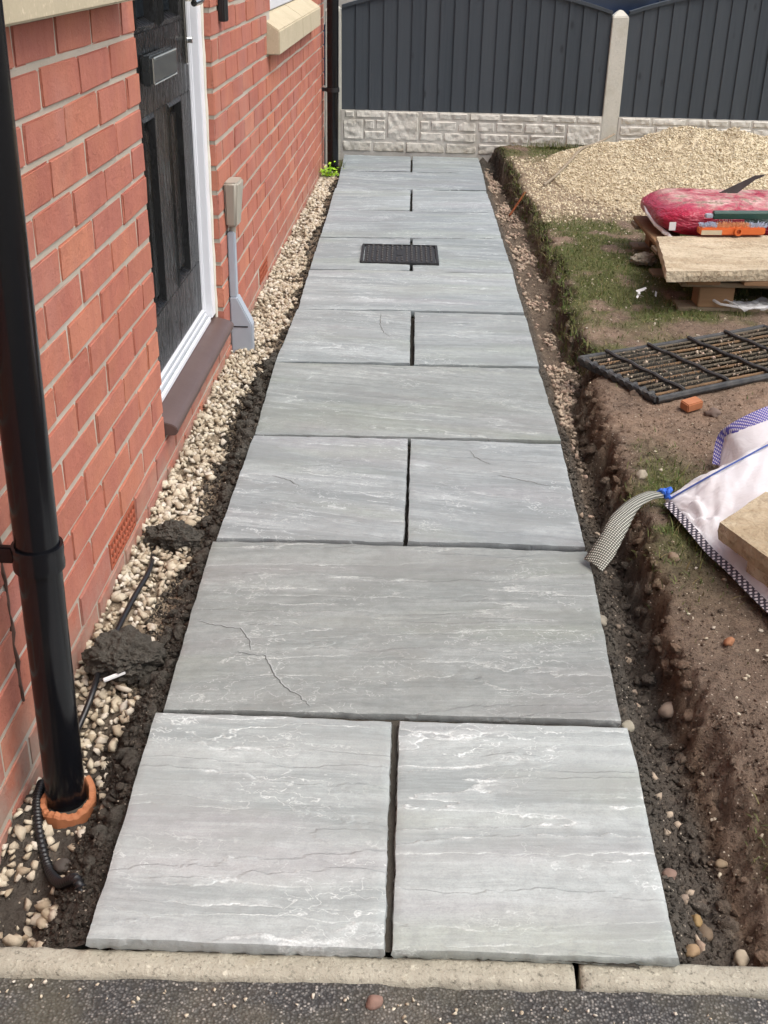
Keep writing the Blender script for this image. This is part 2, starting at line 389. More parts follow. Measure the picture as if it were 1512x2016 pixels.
MAT['brick'] = m_brick(); MAT['mortar'] = m_mortar(); MAT['slab'] = m_slab()
MAT['gravel'] = m_stone('limestone_chippings', [(.54, .47, .35), (.66, .60, .47), (.42, .35, .25), (.76, .71, .61), (.34, .27, .19), (.60, .53, .41)])
MAT['pilegravel'] = m_stone('fresh_limestone_gravel', [(.63, .53, .35), (.73, .64, .46), (.51, .42, .28), (.78, .71, .54), (.67, .57, .39)])
MAT['rubble'] = m_stone('mixed_rubble', [(.40, .31, .23), (.52, .43, .33), (.28, .20, .15), (.52, .38, .30), (.20, .16, .13), (.46, .38, .29)])
MAT['pebble'] = m_stone('pebble', [(.30, .20, .14), (.32, .22, .15)], 8, .6, .2)
MAT['soil'] = m_soil(); MAT['tarmac'] = m_tarmac(); MAT['door'] = m_door(); MAT['fence'] = m_fence()
MAT['bed'] = m_mortar('wet_mortar_bed', (.085, .076, .062), (.045, .040, .033))
MAT['lump'] = m_lump('damp_mortar_lump', (.125, .113, .094), (.060, .054, .045))
MAT['kerb'] = m_concrete('kerb_concrete', (.48, .455, .37), (.24, .22, .17), moss=(.30, .235, .13), speck=.95, bump=.9)
MAT['post'] = m_concrete('post_concrete', (.60, .59, .52), (.48, .47, .41), moss=(.36, .34, .25), bump=.25)
MAT['board'] = m_concrete('rockface_concrete', (.66, .64, .58), (.50, .485, .43), moss=(.16, .13, .07), stain_z=0.0)
MAT['boardflat'] = m_concrete('base_panel_concrete', (.56, .54, .49), (.44, .425, .38), moss=(.34, .31, .24), bump=.2)
MAT['sillstone'] = m_concrete('cast_stone', (.52, .45, .32), (.43, .365, .25), moss=(.35, .30, .2), bump=.25, speck=.2)
MAT['tan'] = m_tan()
MAT['upvc'] = m_plain('white_upvc', (.78, .79, .82), .3, .5, var=.06)
MAT['mastic'] = m_plain('cream_mastic', (.66, .62, .52), .6, var=.2)
MAT['alu'] = m_plain('brushed_aluminium', (.62, .65, .67), .35, metal=.7, var=.15)
MAT['sill'] = m_plain('brown_sill', (.105, .068, .060), .42, var=.3, scale=12, bump=.1)
MAT['blackpipe'] = m_plain('black_gloss_pipe', (.005, .0055, .007), .18, .38, var=.3, scale=40)
MAT['black'] = m_plain('black_plastic', (.010, .010, .011), .4, var=.2)
MAT['chrome'] = m_plain('polished_chrome', (.70, .69, .66), .14, metal=1.0, var=.1)
MAT['platemetal'] = m_plain('dark_chrome', (.16, .165, .16), .25, metal=.9)
MAT['glass'] = m_plain('dark_glass', (.012, .016, .020), .05, .8, var=.1)
MAT['beigebox'] = m_plain('beige_plastic', (.36, .33, .27), .45, var=.12)
MAT['greyplastic'] = m_plain('grey_plastic', (.36, .40, .45), .4, var=.12)
MAT['terracotta'] = m_plain('terracotta', (.36, .10, .055), .8, .2, var=.4, scale=30, bump=.3)
MAT['clay'] = m_plain('clay_drain', (.42, .165, .075), .7, .3, var=.5, scale=25, bump=.3)
MAT['dark'] = m_plain('dark_void', (.008, .006, .005), .9, .1)
MAT['iron'] = m_plain('black_cover_plastic', (.018, .019, .021), .5, .4, var=.5, scale=60, bump=.2, dark=(.05, .048, .043))
MAT['rubber'] = m_plain('dirty_rubber', (.022, .023, .025), .6, .4, var=.7, scale=30, bump=.4, dark=(.10, .095, .085))
MAT['coir'] = m_plain('coir_bars', (.13, .105, .075), .95, .1, var=.8, scale=25, bump=.8, bscale=120, dark=(.055, .05, .04))
MAT['barbrown'] = m_plain('brown_bars', (.20, .125, .07), .95, .1, var=.8, scale=20, bump=.8, bscale=120, dark=(.07, .055, .04))
MAT['bristle_dark'] = m_plain('dark_bristle', (.03, .03, .028), .9, .1, var=.8, scale=90, bump=1.0, bscale=160, dark=(.12, .11, .09))
MAT['wood'] = m_wood('pallet_wood', (.17, .095, .048), (.28, .17, .09))
MAT['weathered'] = m_wood('weathered_wood', (.17, .13, .085), (.27, .21, .14))
MAT['twig'] = m_wood('pale_stick', (.20, .16, .11), (.34, .29, .22))
MAT['redbag'] = m_bag(); MAT['whitebag'] = m_white_bag()
MAT['white'] = m_plain('white_print', (.75, .74, .72), .5, var=.1)
MAT['orange'] = m_plain('orange_plastic', (.62, .13, .025), .4, var=.25, scale=30)
MAT['br_orange'] = m_plain('orange_bristle', (.78, .42, .22), .7, var=.3)
MAT['br_blue'] = m_plain('pale_blue_bristle', (.55, .62, .74), .7, var=.3)
MAT['greenbar'] = m_plain('dark_green_plastic', (.018, .070, .055), .35, var=.3)
MAT['steel'] = m_plain('worn_steel', (.10, .10, .095), .45, metal=.6, var=.6, scale=18)
MAT['bluecord'] = m_plain('blue_cord', (.03, .13, .55), .6, var=.3)
MAT['stitch'] = m_plain('blue_stitch', (.05, .09, .30), .7, var=.2)
MAT['strap'] = m_weave('woven_strap', (.06, .06, .048), (.52, .52, .45), 120.)
MAT['blueweave'] = m_weave('blue_white_webbing', (.10, .09, .36), (.62, .58, .64), 130.)
MAT['hem'] = m_weave('striped_hem', (.05, .045, .06), (.62, .58, .60), 60., ang=.2)
MAT['grass'] = m_grass(); MAT['lime'] = m_lime(); MAT['wrap'] = m_wrap()
MAT['carpaint'] = m_plain('navy_car_paint', (.014, .026, .060), .12, .6, var=.1)
MAT['tyre'] = m_plain('tyre', (.015, .015, .015), .85)
MAT['rock'] = m_plain('grey_rock', (.30, .27, .21), .9, .2, var=.6, scale=18, bump=.6)
MAT['rust'] = m_plain('rust', (.16, .05, .02), .9, .1, var=.5)
MAT['fill'] = m_concrete('far_ground', (.20, .18, .15), (.12, .11, .09))

# ------------------------------------------------------------------ layout numbers (metres; path top z=0, house wall x=0)
SLL = [(.230, -1.571), (.211, -1.052), (.203, -.404), (.199, .208), (.184, .811), (.182, 1.398), (.168, 1.959), (.162, 2.541), (.151, 3.106), (.139, 3.663), (.118, 4.19), (.100, 4.755)]
SLR = [(1.046, -1.552), (1.051, -1.034), (1.050, -.385), (1.050, .231), (1.037, .846), (1.029, 1.426), (1.017, 1.995), (1.002, 2.598), (.984, 3.159), (.970, 3.712), (.962, 4.22), (.955, 4.785)]
JOINT = {0: (.641, .653, .631, .646), 2: (.632, .643, .627, .635), 4: (.615, .632, .605, .621), 6: (.586, .601, .573, .588), 8: (.557, .572, .549, .562), 10: (.535, .548, .524, .538)}
_ly = np.array([p[1] for p in SLL]); _lx = np.array([p[0] for p in SLL]); _ry = np.array([p[1] for p in SLR]); _rx = np.array([p[0] for p in SLR])
def slabL(y): return np.interp(y, _ly, _lx)
def slabR(y): return np.interp(y, _ry, _rx)
BANK = np.array([(-1.6, 1.15), (-1.3, 1.14), (-1.1, 1.135), (-.785, 1.145), (-.478, 1.15), (-.115, 1.156), (.43, 1.15), (.7, 1.165), (.89, 1.20), (1.1, 1.17), (1.33, 1.18), (2.05, 1.19), (3.02, 1.173), (4.09, 1.10), (4.59, 1.05), (4.9, 1.04)])
def bankX(y): return np.interp(y, BANK[:, 0], BANK[:, 1])+.030*(fbm(np.asarray(y)*7, np.asarray(y)*0+3, 4, 5)-.5)*2
def heap(x, y):
    x = np.asarray(x, float); y = np.asarray(y, float)
    cx = 2.25; cy = 4.12
    d = np.sqrt(((x-cx)/np.where(x < cx, .95, 1.5))**2+((y-cy)/np.where(y < cy, 1.35, .72))**2)
    h = .225*np.clip(1-d, 0, 1)**.8
    d2 = np.sqrt(((x-2.95)/.8)**2+((y-3.7)/1.0)**2)
    h = np.maximum(h, .21*np.clip(1-d2, 0, 1)**.9)
    return h*(.66+.66*fbm(x*4.5, y*4.5, 4, 9))
def ground_z(x, y):
    x = np.asarray(x, float); y = np.asarray(y, float)
    n1 = fbm(x*4, y*4, 4, 1)-.5; n2 = fbm(x*22, y*22, 4, 2)-.5; n3 = fbm(x*70, y*70, 3, 4)-.5
    L = slabL(y); R = slabR(y); B = bankX(y)
    # left strip
    near = sstep(-.7, -1.2, y)
    zl = -.048+.018*sstep(.3, -1, y)*-1
    zl = zl*(1-near)+near*(-.138+.078*sstep(.075, .175, x))
    rc = sstep(.16, .07, np.hypot(x-.082, y+1.205)); zl = zl*(1-rc)+rc*np.maximum(zl, -.104)
    hau = sstep(.075, .02, L-x)*(1-.7*sstep(.7, 1.2, y))                    # damp mortar haunch at the slab edge
    zl = zl+hau*(.026+.05*n2)+.012*n2+.02*n1
    # lawn side
    lawn = .028+.02*n1+.018*n2-.018*sstep(.06, .0, x-B)+.05*sstep(3.2, 4.6, y)
    front = sstep(-.75, -1.35, y)
    lawn = lawn*(1-front)+front*(-.015+.05*sstep(1.12, 1.5, x)+.02*n1+.02*n2)
    floor = -.062+.020*n1+.030*n2-.03*sstep(.06, .02, B-x)*(1-.5*sstep(.0, 1., y))
    w = .042+.10*front+.02*sstep(.9, .3, y)
    n5 = fbm(x*38, y*38, 3, 24)-.5
    bank = sstep(0, 1, (x-(B-.014+.06*n2+.05*n3+.05*n5))/w)
    floor = floor+.045*sstep(4.3, 4.75, y)
    zr = floor*(1-bank)+lawn*bank+.035*(n2+n5)*bank*(1-bank)*4*.6
    hr = sstep(.06, .0, x-R)
    zr = zr+hr*(.028+.03*n2)*(1-bank)
    z = np.where(x < L, zl, np.where(x > R, zr, -.075))
    crumb = .006*(fbm(x*150, y*150, 2, 6)-.5)+.010*(np.abs(fbm(x*45, y*45, 3, 14)-.5)-.12)
    z = z+crumb*np.where((x < L) | (x < B+.03) | (y < -1.0), 1.6, .8)
    edge = np.minimum(np.abs(x-L), np.abs(x-R))
    z = np.where((x > L) & (x < R), np.maximum(-.075, -.035-.5*edge), z)
    return z+.006*n3

# ------------------------------------------------------------------ house wall
Z0 = 1.0008
def cz(k): return Z0+.075*k
HOUSE = empty('brick_house', (0, 1, 0))
tag(HOUSE, 'red brick house wall with black front door running along the left side', 'house')
def H(o):
    o.parent = HOUSE; o.matrix_parent_inverse = Matrix.Translation((0, -1, 0)); return o
WY0, WY1, WZ0, WZ1 = -4.0, 4.48, -.35, 5.2
OPEN = [(0.0, .909, .0633, 2.15), (-1.75, -.12, 1.1133, 1.21), (-1.65, -.22, 1.20, 2.3), (2.083, 3.768, .8133, .90), (2.2, 3.66, .89, 2.05)]
def inopen(y0, y1, z0, z1):
    return any(y0 >= a-1e-6 and y1 <= b+1e-6 and z0 >= c-1e-6 and z1 <= d+1e-6 for a, b, c, d in OPEN)
ys = sorted({WY0, WY1}|{v for o in OPEN for v in o[:2]}); zs = sorted({WZ0, WZ1}|{v for o in OPEN for v in o[2:]})
mb = MB(); XF = -.0035
for i in range(len(ys)-1):
    for j in range(len(zs)-1):
        if not inopen(ys[i], ys[i+1], zs[j], zs[j+1]):
            mb.add([(XF, ys[i], zs[j]), (XF, ys[i+1], zs[j]), (XF, ys[i+1], zs[j+1]), (XF, ys[i], zs[j+1])], [(0, 1, 2, 3)])
for a, b, c, d in OPEN:
    mb.add([(XF, a+.003-.006, c), (-.15, a-.003, c), (-.15, a-.003, d), (XF, a-.003, d)], [(0, 1, 2, 3)])
    mb.add([(XF, b+.003, c), (-.15, b+.003, c), (-.15, b+.003, d), (XF, b+.003, d)], [(0, 3, 2, 1)])
    mb.add([(XF, a, c-.001), (XF, b, c-.001), (-.15, b, c-.001), (-.15, a, c-.001)], [(0, 1, 2, 3)])
    mb.add([(XF, a, d+.001), (-.15, a, d+.001), (-.15, b, d+.001), (XF, b, d+.001)], [(0, 1, 2, 3)])
mb.add([(XF, WY1-.004, WZ0), (-6, WY1-.004, WZ0), (-6, WY1-.004, WZ1), (XF, WY1-.004, WZ1)], [(0, 1, 2, 3)])
mb.add([(XF, WY0, WZ0), (-6, WY0, WZ0), (-6, WY0, WZ1), (XF, WY0, WZ1)], [(3, 2, 1, 0)])
mb.add([(XF, WY0, WZ1), (XF, WY1, WZ1), (-6, WY1, WZ1), (-6, WY0, WZ1)], [(0, 1, 2, 3)])
me = bpy.data.meshes.new('wall'); me.from_pydata(mb.v, [], mb.f)
WALL = H(mk('wall', me, MAT['mortar']))
# brick positions, stretcher bond, cut at openings
def in_any(y0, y1, z0, z1): return any(y1 > a and y0 < b and z1 > c+.004 and z0 < d-.004 for a, b, c, d in OPEN)
AIR = [(-13, -.5675+.005, -.3375), (-13, 1.716, 1.941)]
bricks = []
for k in range(-17, 56):
    z0, z1 = cz(k)-.0325, cz(k)+.0325
    segs = [(WY0, WY1)]
    for a, b, c, d in OPEN:
        if z1 > c+.006 and z0 < d-.006:
            ns = []
            for s0, s1 in segs:
                if b <= s0 or a >= s1: ns.append((s0, s1)); continue
                if a > s0: ns.append((s0, a))
                if b < s1: ns.append((b, s1))
            segs = ns
    off = 0 if k % 2 == 0 else .1125
    for s0, s1 in segs:
        right = s0 >= .5
        org = .909 if right else 0.0
        n0 = math.floor((s0-org-off)/.225)-1
        while True:
            y0 = org+off+n0*.225; y1 = y0+.225; n0 += 1
            if y0 >= s1-.015: break
            a0 = max(y0, s0); a1 = min(y1, s1)
            if a1-a0 < .03: continue
            if any(k == ka and a0 > ya-.06 and a1 < yb+.06 for ka, ya, yb in AIR): continue
            g0 = .005 if a0 > s0+1e-4 else .0; g1 = .005 if a1 < s1-1e-4 else .0
            bricks.append((k, a0+g0, a1-g1))
rr, uu, ww, cl = np.array(r_), np.array(u_), np.array(w_), np.array(CAML)
def px(p):
    d = np.array(p)-cl; z = d @ ww
    return 756+2232.75*(d @ rr)/z, 1008-2232.75*(d @ uu)/z, z
def parea(k, a, b):
    q = [px((0, y, cz(k)+s)) for y, s in ((a, -.0325), (b, -.0325), (b, .0325), (a, .0325))]
    if min(t[2] for t in q) < .2: return 0
    cx = sum(t[0] for t in q)/4; cy = sum(t[1] for t in q)/4
    if cz(k) < -.16+.0: return 0
    if not (-30 < cx < 1512 and -40 < cy < 1760): return 0
    return abs(sum(q[i][0]*q[(i+1) % 4][1]-q[(i+1) % 4][0]*q[i][1] for i in range(4)))/2
ar = sorted([(parea(*b), i) for i, b in enumerate(bricks)], reverse=True)
ind = {i for a, i in ar[:300] if a > 30}
protos = {}
def brick_mesh(L, var):
    key = (round(L, 3), var)
    if key in protos: return protos[key]
    rs = random.Random(hash(key) & 0xffff)
    b = MB().box(-.051, .051, -L/2, L/2, -.0325, .0325)
    me_ = b.mesh('brick', bevel=.0028, seg=2)
    for v in me_.vertices:
        v.co += Vector((rs.uniform(-1, 1)*.0009, rs.uniform(-1, 1)*.0012, rs.uniform(-1, 1)*.0012))
    me_.materials.append(MAT['brick']); protos[key] = me_; return me_
sv = []; sf = []
for i, (k, a, b) in enumerate(bricks):
    j = random.uniform(-.0012, .0016)
    if i in ind:
        o = mk('brick', brick_mesh(b-a, random.randrange(3)), None, WALL, loc=(-.051+j, (a+b)/2+random.uniform(-.0015, .0015), cz(k)+random.uniform(-.0012, .0012)))
        o.rotation_euler = (random.uniform(-.006, .006), 0, random.uniform(-.006, .006))
        if random.random() < .5: o.rotation_euler[0] += math.pi
    else:
        base = len(sv)
        for x in (-.1, j):
            for y in (a, b):
                for z in (cz(k)-.0325, cz(k)+.0325): sv.append((x, y, z))
        sf += [tuple(base+t for t in f) for f in ((0, 1, 3, 2), (4, 6, 7, 5), (0, 4, 5, 1), (2, 3, 7, 6), (0, 2, 6, 4), (1, 5, 7, 3))]
me = bpy.data.meshes.new('brick_courses'); me.from_pydata(sv, [], sf); 
o = mk('brick_courses', me, MAT['brick'], WALL); o['kind'] = 'stuff'
# air bricks
for k, a, b in AIR:
    mb = MB().box(-.1, -.012, a+.004, b-.004, cz(k)-.032, cz(k)+.032)
    mb2 = MB()
    y0, y1, z0, z1 = a+.004, b-.004, cz(k)-.032, cz(k)+.032
    mb2.box(-.012, .001, y0, y1, z0, z0+.006); mb2.box(-.012, .001, y0, y1, z1-.006, z1)
    nb = 10
    for i in range(nb+1):
        y = y0+(y1-y0-.005)*i/nb; mb2.box(-.012, .0006, y, y+.006, z0+.006, z1-.006)
    for q in (1, 2):
        z = z0+(z1-z0)*q/3; mb2.prism([(-.012, z-.004), (.001, z-.006), (.001, z), (-.012, z+.003)], y0+.002, y1-.002)
    ab = H(mb2.build('air_brick', MAT['terracotta'])); bk = mb.build('vent_back', MAT['dark'], ab)
# thin dark brown strip on the wall beside the near downpipe
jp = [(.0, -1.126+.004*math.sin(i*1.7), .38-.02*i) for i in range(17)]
H(MB().tube(jp, [.0035+.0015*math.sin(i*2.3) for i in range(17)], 6).build('dark_wall_strip', m_plain('wall_strip_brown', (.10, .055, .04), .9)))
# stone window sills
mb = MB().prism([(-.12, 1.116), (.048, 1.116), (.048, 1.185), (-.02, 1.21), (-.12, 1.21)], -1.74, -.125)
H(mb.build('window_sill', MAT['sillstone'], bevel=.004))
for a, b in ((2.085, 2.926), (2.931, 3.766)):
    H(MB().prism([(-.12, .8145), (.05, .8145), (.05, .904), (-.028, .953), (-.12, .953)], a, b).build('window_sill', MAT['sillstone'], bevel=.004))
# windows
for (y0, y1, z0, z1) in ((-1.65, -.22, 1.215, 2.3), (2.203, 3.657, .956, 2.05)):
    mb = MB()
    for (a, b, c, d) in ((y0, y1, z0, z0+.07), (y0, y1, z1-.07, z1), (y0, y0+.07, z0+.071, z1-.071), (y1-.07, y1, z0+.071, z1-.071), ((y0+y1)/2-.04, (y0+y1)/2+.04, z0+.071, z1-.071)):
        mb.box(-.10, -.03, a, b, c, d)
    wf = H(mb.build('window', MAT['upvc'], bevel=.005))
    for (a, b) in ((y0+.071, (y0+y1)/2-.041), ((y0+y1)/2+.041, y1-.071)):
        MB().box(-.08, -.074, a, b, z0+.071, z1-.071).build('pane', MAT['glass'], wf)
# door frame, threshold, sill
fr = MB()
for a, b in ((.842, .901), (.008, .068)):
    fr.prism([(-.12, a), (-.052, a), (-.050, a+.004) if a > .5 else (-.050, a), (-.026, a+.006) if a > .5 else (-.026, a), (-.026, b) if a > .5 else (-.026, b-.006), (-.12, b)], .128, 2.14, axis='z')
fr.box(-.12, -.026, .0685, .8415, 2.08, 2.14)
DF = H(fr.build('door_frame', MAT['upvc'], bevel=.002))
MB().tube([(-.025, .9045, .115+.05*i+.0) for i in range(41)], [.0055+.0012*math.sin(i*2.1) for i in range(41)], 8).build('mastic_bead', MAT['mastic'], DF)
th = MB().box(-.11, -.031, .0685, .8415, .1185, .134).box(-.11, -.044, .0685, .8415, .1345, .146).box(-.11, -.052, .0685, .8415, .1465, .156)
TH = H(th.build('threshold', MAT['upvc'], bevel=.0015))
MB().tube([(-.0395, .072, .1375), (-.0395, .838, .1375)], .0035, 8).build('threshold_seal', MAT['alu'], TH)
MB().tube([(-.048, .072, .1495), (-.048, .838, .1495)], .003, 8).build('threshold_seal', MAT['alu'], TH)
sl = MB().prism([(-.12, .118), (-.02, .115), (.018, .1055), (.029, .099), (.033, .091), (.031, .080), (.024, .0745), (.0, .0745), (-.004, .068), (-.12, .068)], .006, .903)
H(sl.build('door_sill', MAT['sill'], bevel=.002, smooth=True))
# door leaf
dl = MB()
XD = -.058
dl.box(-.105, -.074, .0685, .8415, .158, 2.075)
for a, b in ((.069, .225), (.365, .525), (.70, .841)): dl.box(-.0735, XD, a, b, .158, .318); 
for a, b in ((.069, .225), (.365, .525), (.70, .841)): dl.box(-.0735, XD, a, b, .3185, .826)
dl.box(-.0735, XD, .2255, .3645, .158, .318); dl.box(-.0735, XD, .5255, .6995, .158, .318)
dl.box(-.0735, XD, .069, .841, .8265, 1.02)
for a, b in ((.069, .20), (.415, .495), (.71, .841)): dl.box(-.0735, XD, a, b, 1.0205, 1.95)
dl.box(-.0735, XD, .069, .841, 1.9505, 2.075)
DOOR = H(dl.build('front_door', MAT['door'], bevel=.0015))
tag(DOOR, 'black panelled front door with wood grain')
def moulding(y0, y1, z0, z1, w=.014, name='moulding', out=.004):
    mb = MB()
    P_ = [(y0, z0), (y1, z0), (y1, z1), (y0, z1)]; I_ = [(y0+w, z0+w), (y1-w, z0+w), (y1-w, z1-w), (y0+w, z1-w)]
    mid = [((P_[i][0]+I_[i][0])/2, (P_[i][1]+I_[i][1])/2) for i in range(4)]
    V = [(XD-.001, *p) for p in P_]+[(XD+out, *p) for p in mid]+[(-.0735, *p) for p in I_]
    F = []
    for i in range(4):
        j = (i+1) % 4; F += [(i, j, 4+j, 4+i), (4+i, 4+j, 8+j, 8+i)]
    mb.add(V, F); return mb.build(name, MAT['door'], DOOR)
for y0, y1 in ((.2255, .3645), (.5255, .6995)):
    moulding(y0, y1, .3185, .826, .022)
    MB().box(-.0735, -.066, y0+.034, y1-.034, .353, .792).build('door_panel', MAT['door'], DOOR, bevel=.004)
for y0, y1 in ((.2005, .4145), (.4955, .7095)):
    moulding(y0, y1, 1.0205, 1.949, .03, out=.010)
    MB().box(-.0735, -.070, y0+.031, y1-.031, 1.052, 1.918).build('pane', MAT['glass'], DOOR)
MB().box(XD+.0005, XD+.030, .250, .540, .900, .970).build('letter_plate', MAT['platemetal'], DOOR, bevel=.006)
MB().box(XD+.0305, XD+.0325, .262, .528, .9085, .9605).build('letter_flap', m_plain('letter_flap_metal', (.55, .56, .53), .20, metal=.9), DOOR, bevel=.0008)
MB().tube([(XD+.0315, .262, .9645), (XD+.0315, .528, .9645)], .0028, 8).tube([(XD+.0315, .262, .9045), (XD+.0315, .528, .9045)], .0022, 8).tube([(XD+.0315, .258, .9045), (XD+.0315, .258, .9645)], .0018, 8).build('letter_trim', MAT['chrome'], DOOR)
MB().box(XD+.0005, XD+.009, .790, .822, .90, 1.14).build('handle_plate', MAT['chrome'], DOOR, bevel=.004)
MB().tube([(XD+.009, .806, .965), (XD+.022, .806, .965)], .009, 12).build('lock_cylinder', MAT['chrome'], DOOR)
MB().tube([(XD+.009, .806, 1.075), (XD+.045, .806, 1.075), (XD+.055, .795, 1.073), (XD+.057, .76, 1.071), (XD+.055, .69, 1.068)], [.010, .010, .011, .0105, .009], 12).build('handle_lever', MAT['chrome'], DOOR)

# ------------------------------------------------------------------ far terrain, road, kerb
t = mk('terrain', mesh_np('terrain', [(-150, -150, -.40), (150, -150, -.40), (150, 150, -.40), (-150, 150, -.40)], np.array([[0, 1, 2, 3]])), MAT['fill']); t['kind'] = 'structure'
nx, ny = 300, 120
X, Y = np.meshgrid(np.linspace(-1.5, 3.0, nx), np.linspace(-3.2, -1.585, ny))
Zr = -.033+.010*(fbm(X*3, Y*3, 3, 2)-.5)+.006*(fbm(X*60, Y*60, 3, 7)-.5)-.012*sstep(-1.70, -1.60, Y)*(fbm(X*14, Y*9, 3, 8)-.2)
road = mk('road', mesh_np('road', np.stack([X, Y, Zr], -1).reshape(-1, 3), grid_faces(nx, ny), True), MAT['tarmac']); road['kind'] = 'structure'
n = 130; x_ = RNG.uniform(-.2, 1.5, n); y_ = -1.618-np.abs(RNG.normal(0, .022, n)); s_ = RNG.uniform(.0012, .0045, n)
gk = scatter_late = (np.stack([x_, y_, -.033+s_*.3], 1), s_)
KERB = empty('kerb', (.6, -1.56, -.03)); KERB['kind'] = 'structure'
def kerb_y(x): return -1.567+.031*(x-.10)/1.05        # back edge
for ki, (a, b) in enumerate(((-.72, .905), (.913, 1.83), (-1.6, -.728), (1.838, 2.75))):
    nxk = int((b-a)/.008); xs = np.linspace(a, b, nxk)
    prof = [(.003, -.16), (.0, -.034), (-.003, -.026), (-.010, -.0235), (-.020, -.0235), (-.030, -.0235), (-.038, -.0245), (-.043, -.0285), (-.045, -.038), (-.046, -.16)]
    V = []
    for i, x in enumerate(xs):
        for j, (dy, z) in enumerate(prof):
            nz = .0030*(fbm(x*60, j*1.9+ki*9, 3)-.5)*2; e = .004*(vnoise(x*25, j*.7, 3+ki)-.5) if j in (1, 2, 7, 8) else 0
            cr = .004 if i in (0, nxk-1) else 0
            V.append((x, kerb_y(x)+dy+e, z+nz-cr))
    F = [tuple(v) for v in grid_faces(len(prof), nxk)]+[tuple(range(len(prof)-1, -1, -1)), tuple((nxk-1)*len(prof)+j for j in range(len(prof)))]
    me = mesh_np('kerb_stone', V, F, True)
    ko = mk('kerb_stone', me, MAT['kerb']); ko.parent = KERB; ko.matrix_parent_inverse = Matrix.Translation((-.6, 1.56, .03))

# ------------------------------------------------------------------ ground sheet
gx = np.concatenate([np.arange(0, .26, .006), np.arange(.26, .98, .03), np.arange(.98, 1.40, .006), np.arange(1.40, 2.0, .011), np.arange(2.0, 3.6, .03)])
gy = np.concatenate([np.arange(-1.565, 0.6, .0085), np.arange(.6, 2.4, .014), np.arange(2.4, 4.86, .022)])
X, Y = np.meshgrid(gx, gy); ZG = ground_z(X, Y)
lawnz = sstep(0, 1, (X-bankX(Y))/.03)
def soil_color(X, Y, Z=None):
    n = fbm(X*6, Y*6, 4, 21); n2 = fbm(X*2.2, Y*2.2, 3, 31)
    brown = np.array([.172, .126, .094]); lite = np.array([.28, .20, .148]); dark = np.array([.078, .068, .057]); grey = np.array([.105, .094, .078]); green = np.array([.098, .110, .040]); beige = np.array([.34, .27, .18])
    def mixc(c, d, f): return c*(1-f[..., None])+d*f[..., None]
    c = np.broadcast_to(brown, X.shape+(3,)).copy()
    c = mixc(c, lite, sstep(.35, .75, n)*.75*sstep(-.7, .3, Y)+.25*sstep(.4, .7, n2)*sstep(-.6, -.2, Y))
    pale = np.exp(-((Y-.55)/.42)**2)*sstep(.30, .6, n)*.65
    c = mixc(c, np.array([.29, .20, .14]), pale)
    # turf
    g = turf(X, Y)
    c = mixc(c, green, g*.95)
    # far thin gravel dust
    c = mixc(c, beige, sstep(2.7, 3.2, Y+.3*(n-.5))*sstep(4.6, 4.2, Y)*sstep(1.0, 1.25, X)*.7)
    # bank and trench floor
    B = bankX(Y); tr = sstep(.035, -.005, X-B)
    c = mixc(c, np.where((Y > .75)[..., None], np.array([.024, .018, .013]), np.array([.125, .080, .052])), sstep(.065, .018, np.abs(X-B+.004))*.95)  # far bank face coloured dark to stand in for its shade
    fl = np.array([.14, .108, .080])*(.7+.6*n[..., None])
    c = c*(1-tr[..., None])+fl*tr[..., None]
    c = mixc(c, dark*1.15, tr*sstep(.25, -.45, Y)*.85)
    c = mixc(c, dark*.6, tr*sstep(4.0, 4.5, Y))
    c = mixc(c, grey*.8, sstep(.055, .02, X-slabR(Y))*tr*.9)
    # left strip
    L = slabL(Y); lf = sstep(.0, -.01, X-L)
    cl_ = mixc(np.broadcast_to(np.array([.28, .225, .16]), X.shape+(3,)).copy(), dark, np.clip(sstep(.075, .035, L-X+.05*(n-.5))*(1-.6*sstep(.7, 1.2, Y))+sstep(-.72, -1.1, Y), 0, 1))  # dark band by the slabs; past the door it paints their shadow
    c = c*(1-lf[..., None])+cl_*lf[..., None]
    und = ((X > L+.01) & (X < slabR(Y)-.01))
    c[und] = dark
    return c
def turf(X, Y):
    n = fbm(X*7, Y*7, 4, 41)
    t = np.maximum(sstep(1.1, 1.45, Y+.5*(n-.5)), .8*np.exp(-((Y-1.0)/.14)**2))*sstep(3.2, 2.7, Y)*sstep(.30, .50, n)
    t = np.maximum(t, np.exp(-(((X-1.27)/.13)**2+((Y+.22)/.30)**2)*1.2)*sstep(.25, .5, n)*1.3)
    t = np.maximum(t, sstep(4.1, 4.4, Y)*sstep(1.85, 1.5, X)*.8*sstep(.3, .5, n))
    t = np.maximum(t, np.exp(-(((X-1.26)/.04)**2+((Y+1.30)/.07)**2))*.35)
    t = np.maximum(t, np.exp(-(((X-1.9)/.5)**2+((Y-.95)/.2)**2))*.6*sstep(.35, .6, n))
    return np.clip(t, 0, 1)*sstep(-.005, .02, X-bankX(Y))
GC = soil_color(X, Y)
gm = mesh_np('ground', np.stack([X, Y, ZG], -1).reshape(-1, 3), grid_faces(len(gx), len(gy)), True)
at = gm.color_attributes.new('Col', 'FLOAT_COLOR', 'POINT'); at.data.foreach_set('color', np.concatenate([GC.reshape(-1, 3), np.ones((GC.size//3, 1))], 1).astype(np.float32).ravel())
g = mk('ground', gm, MAT['soil']); g['kind'] = 'structure'

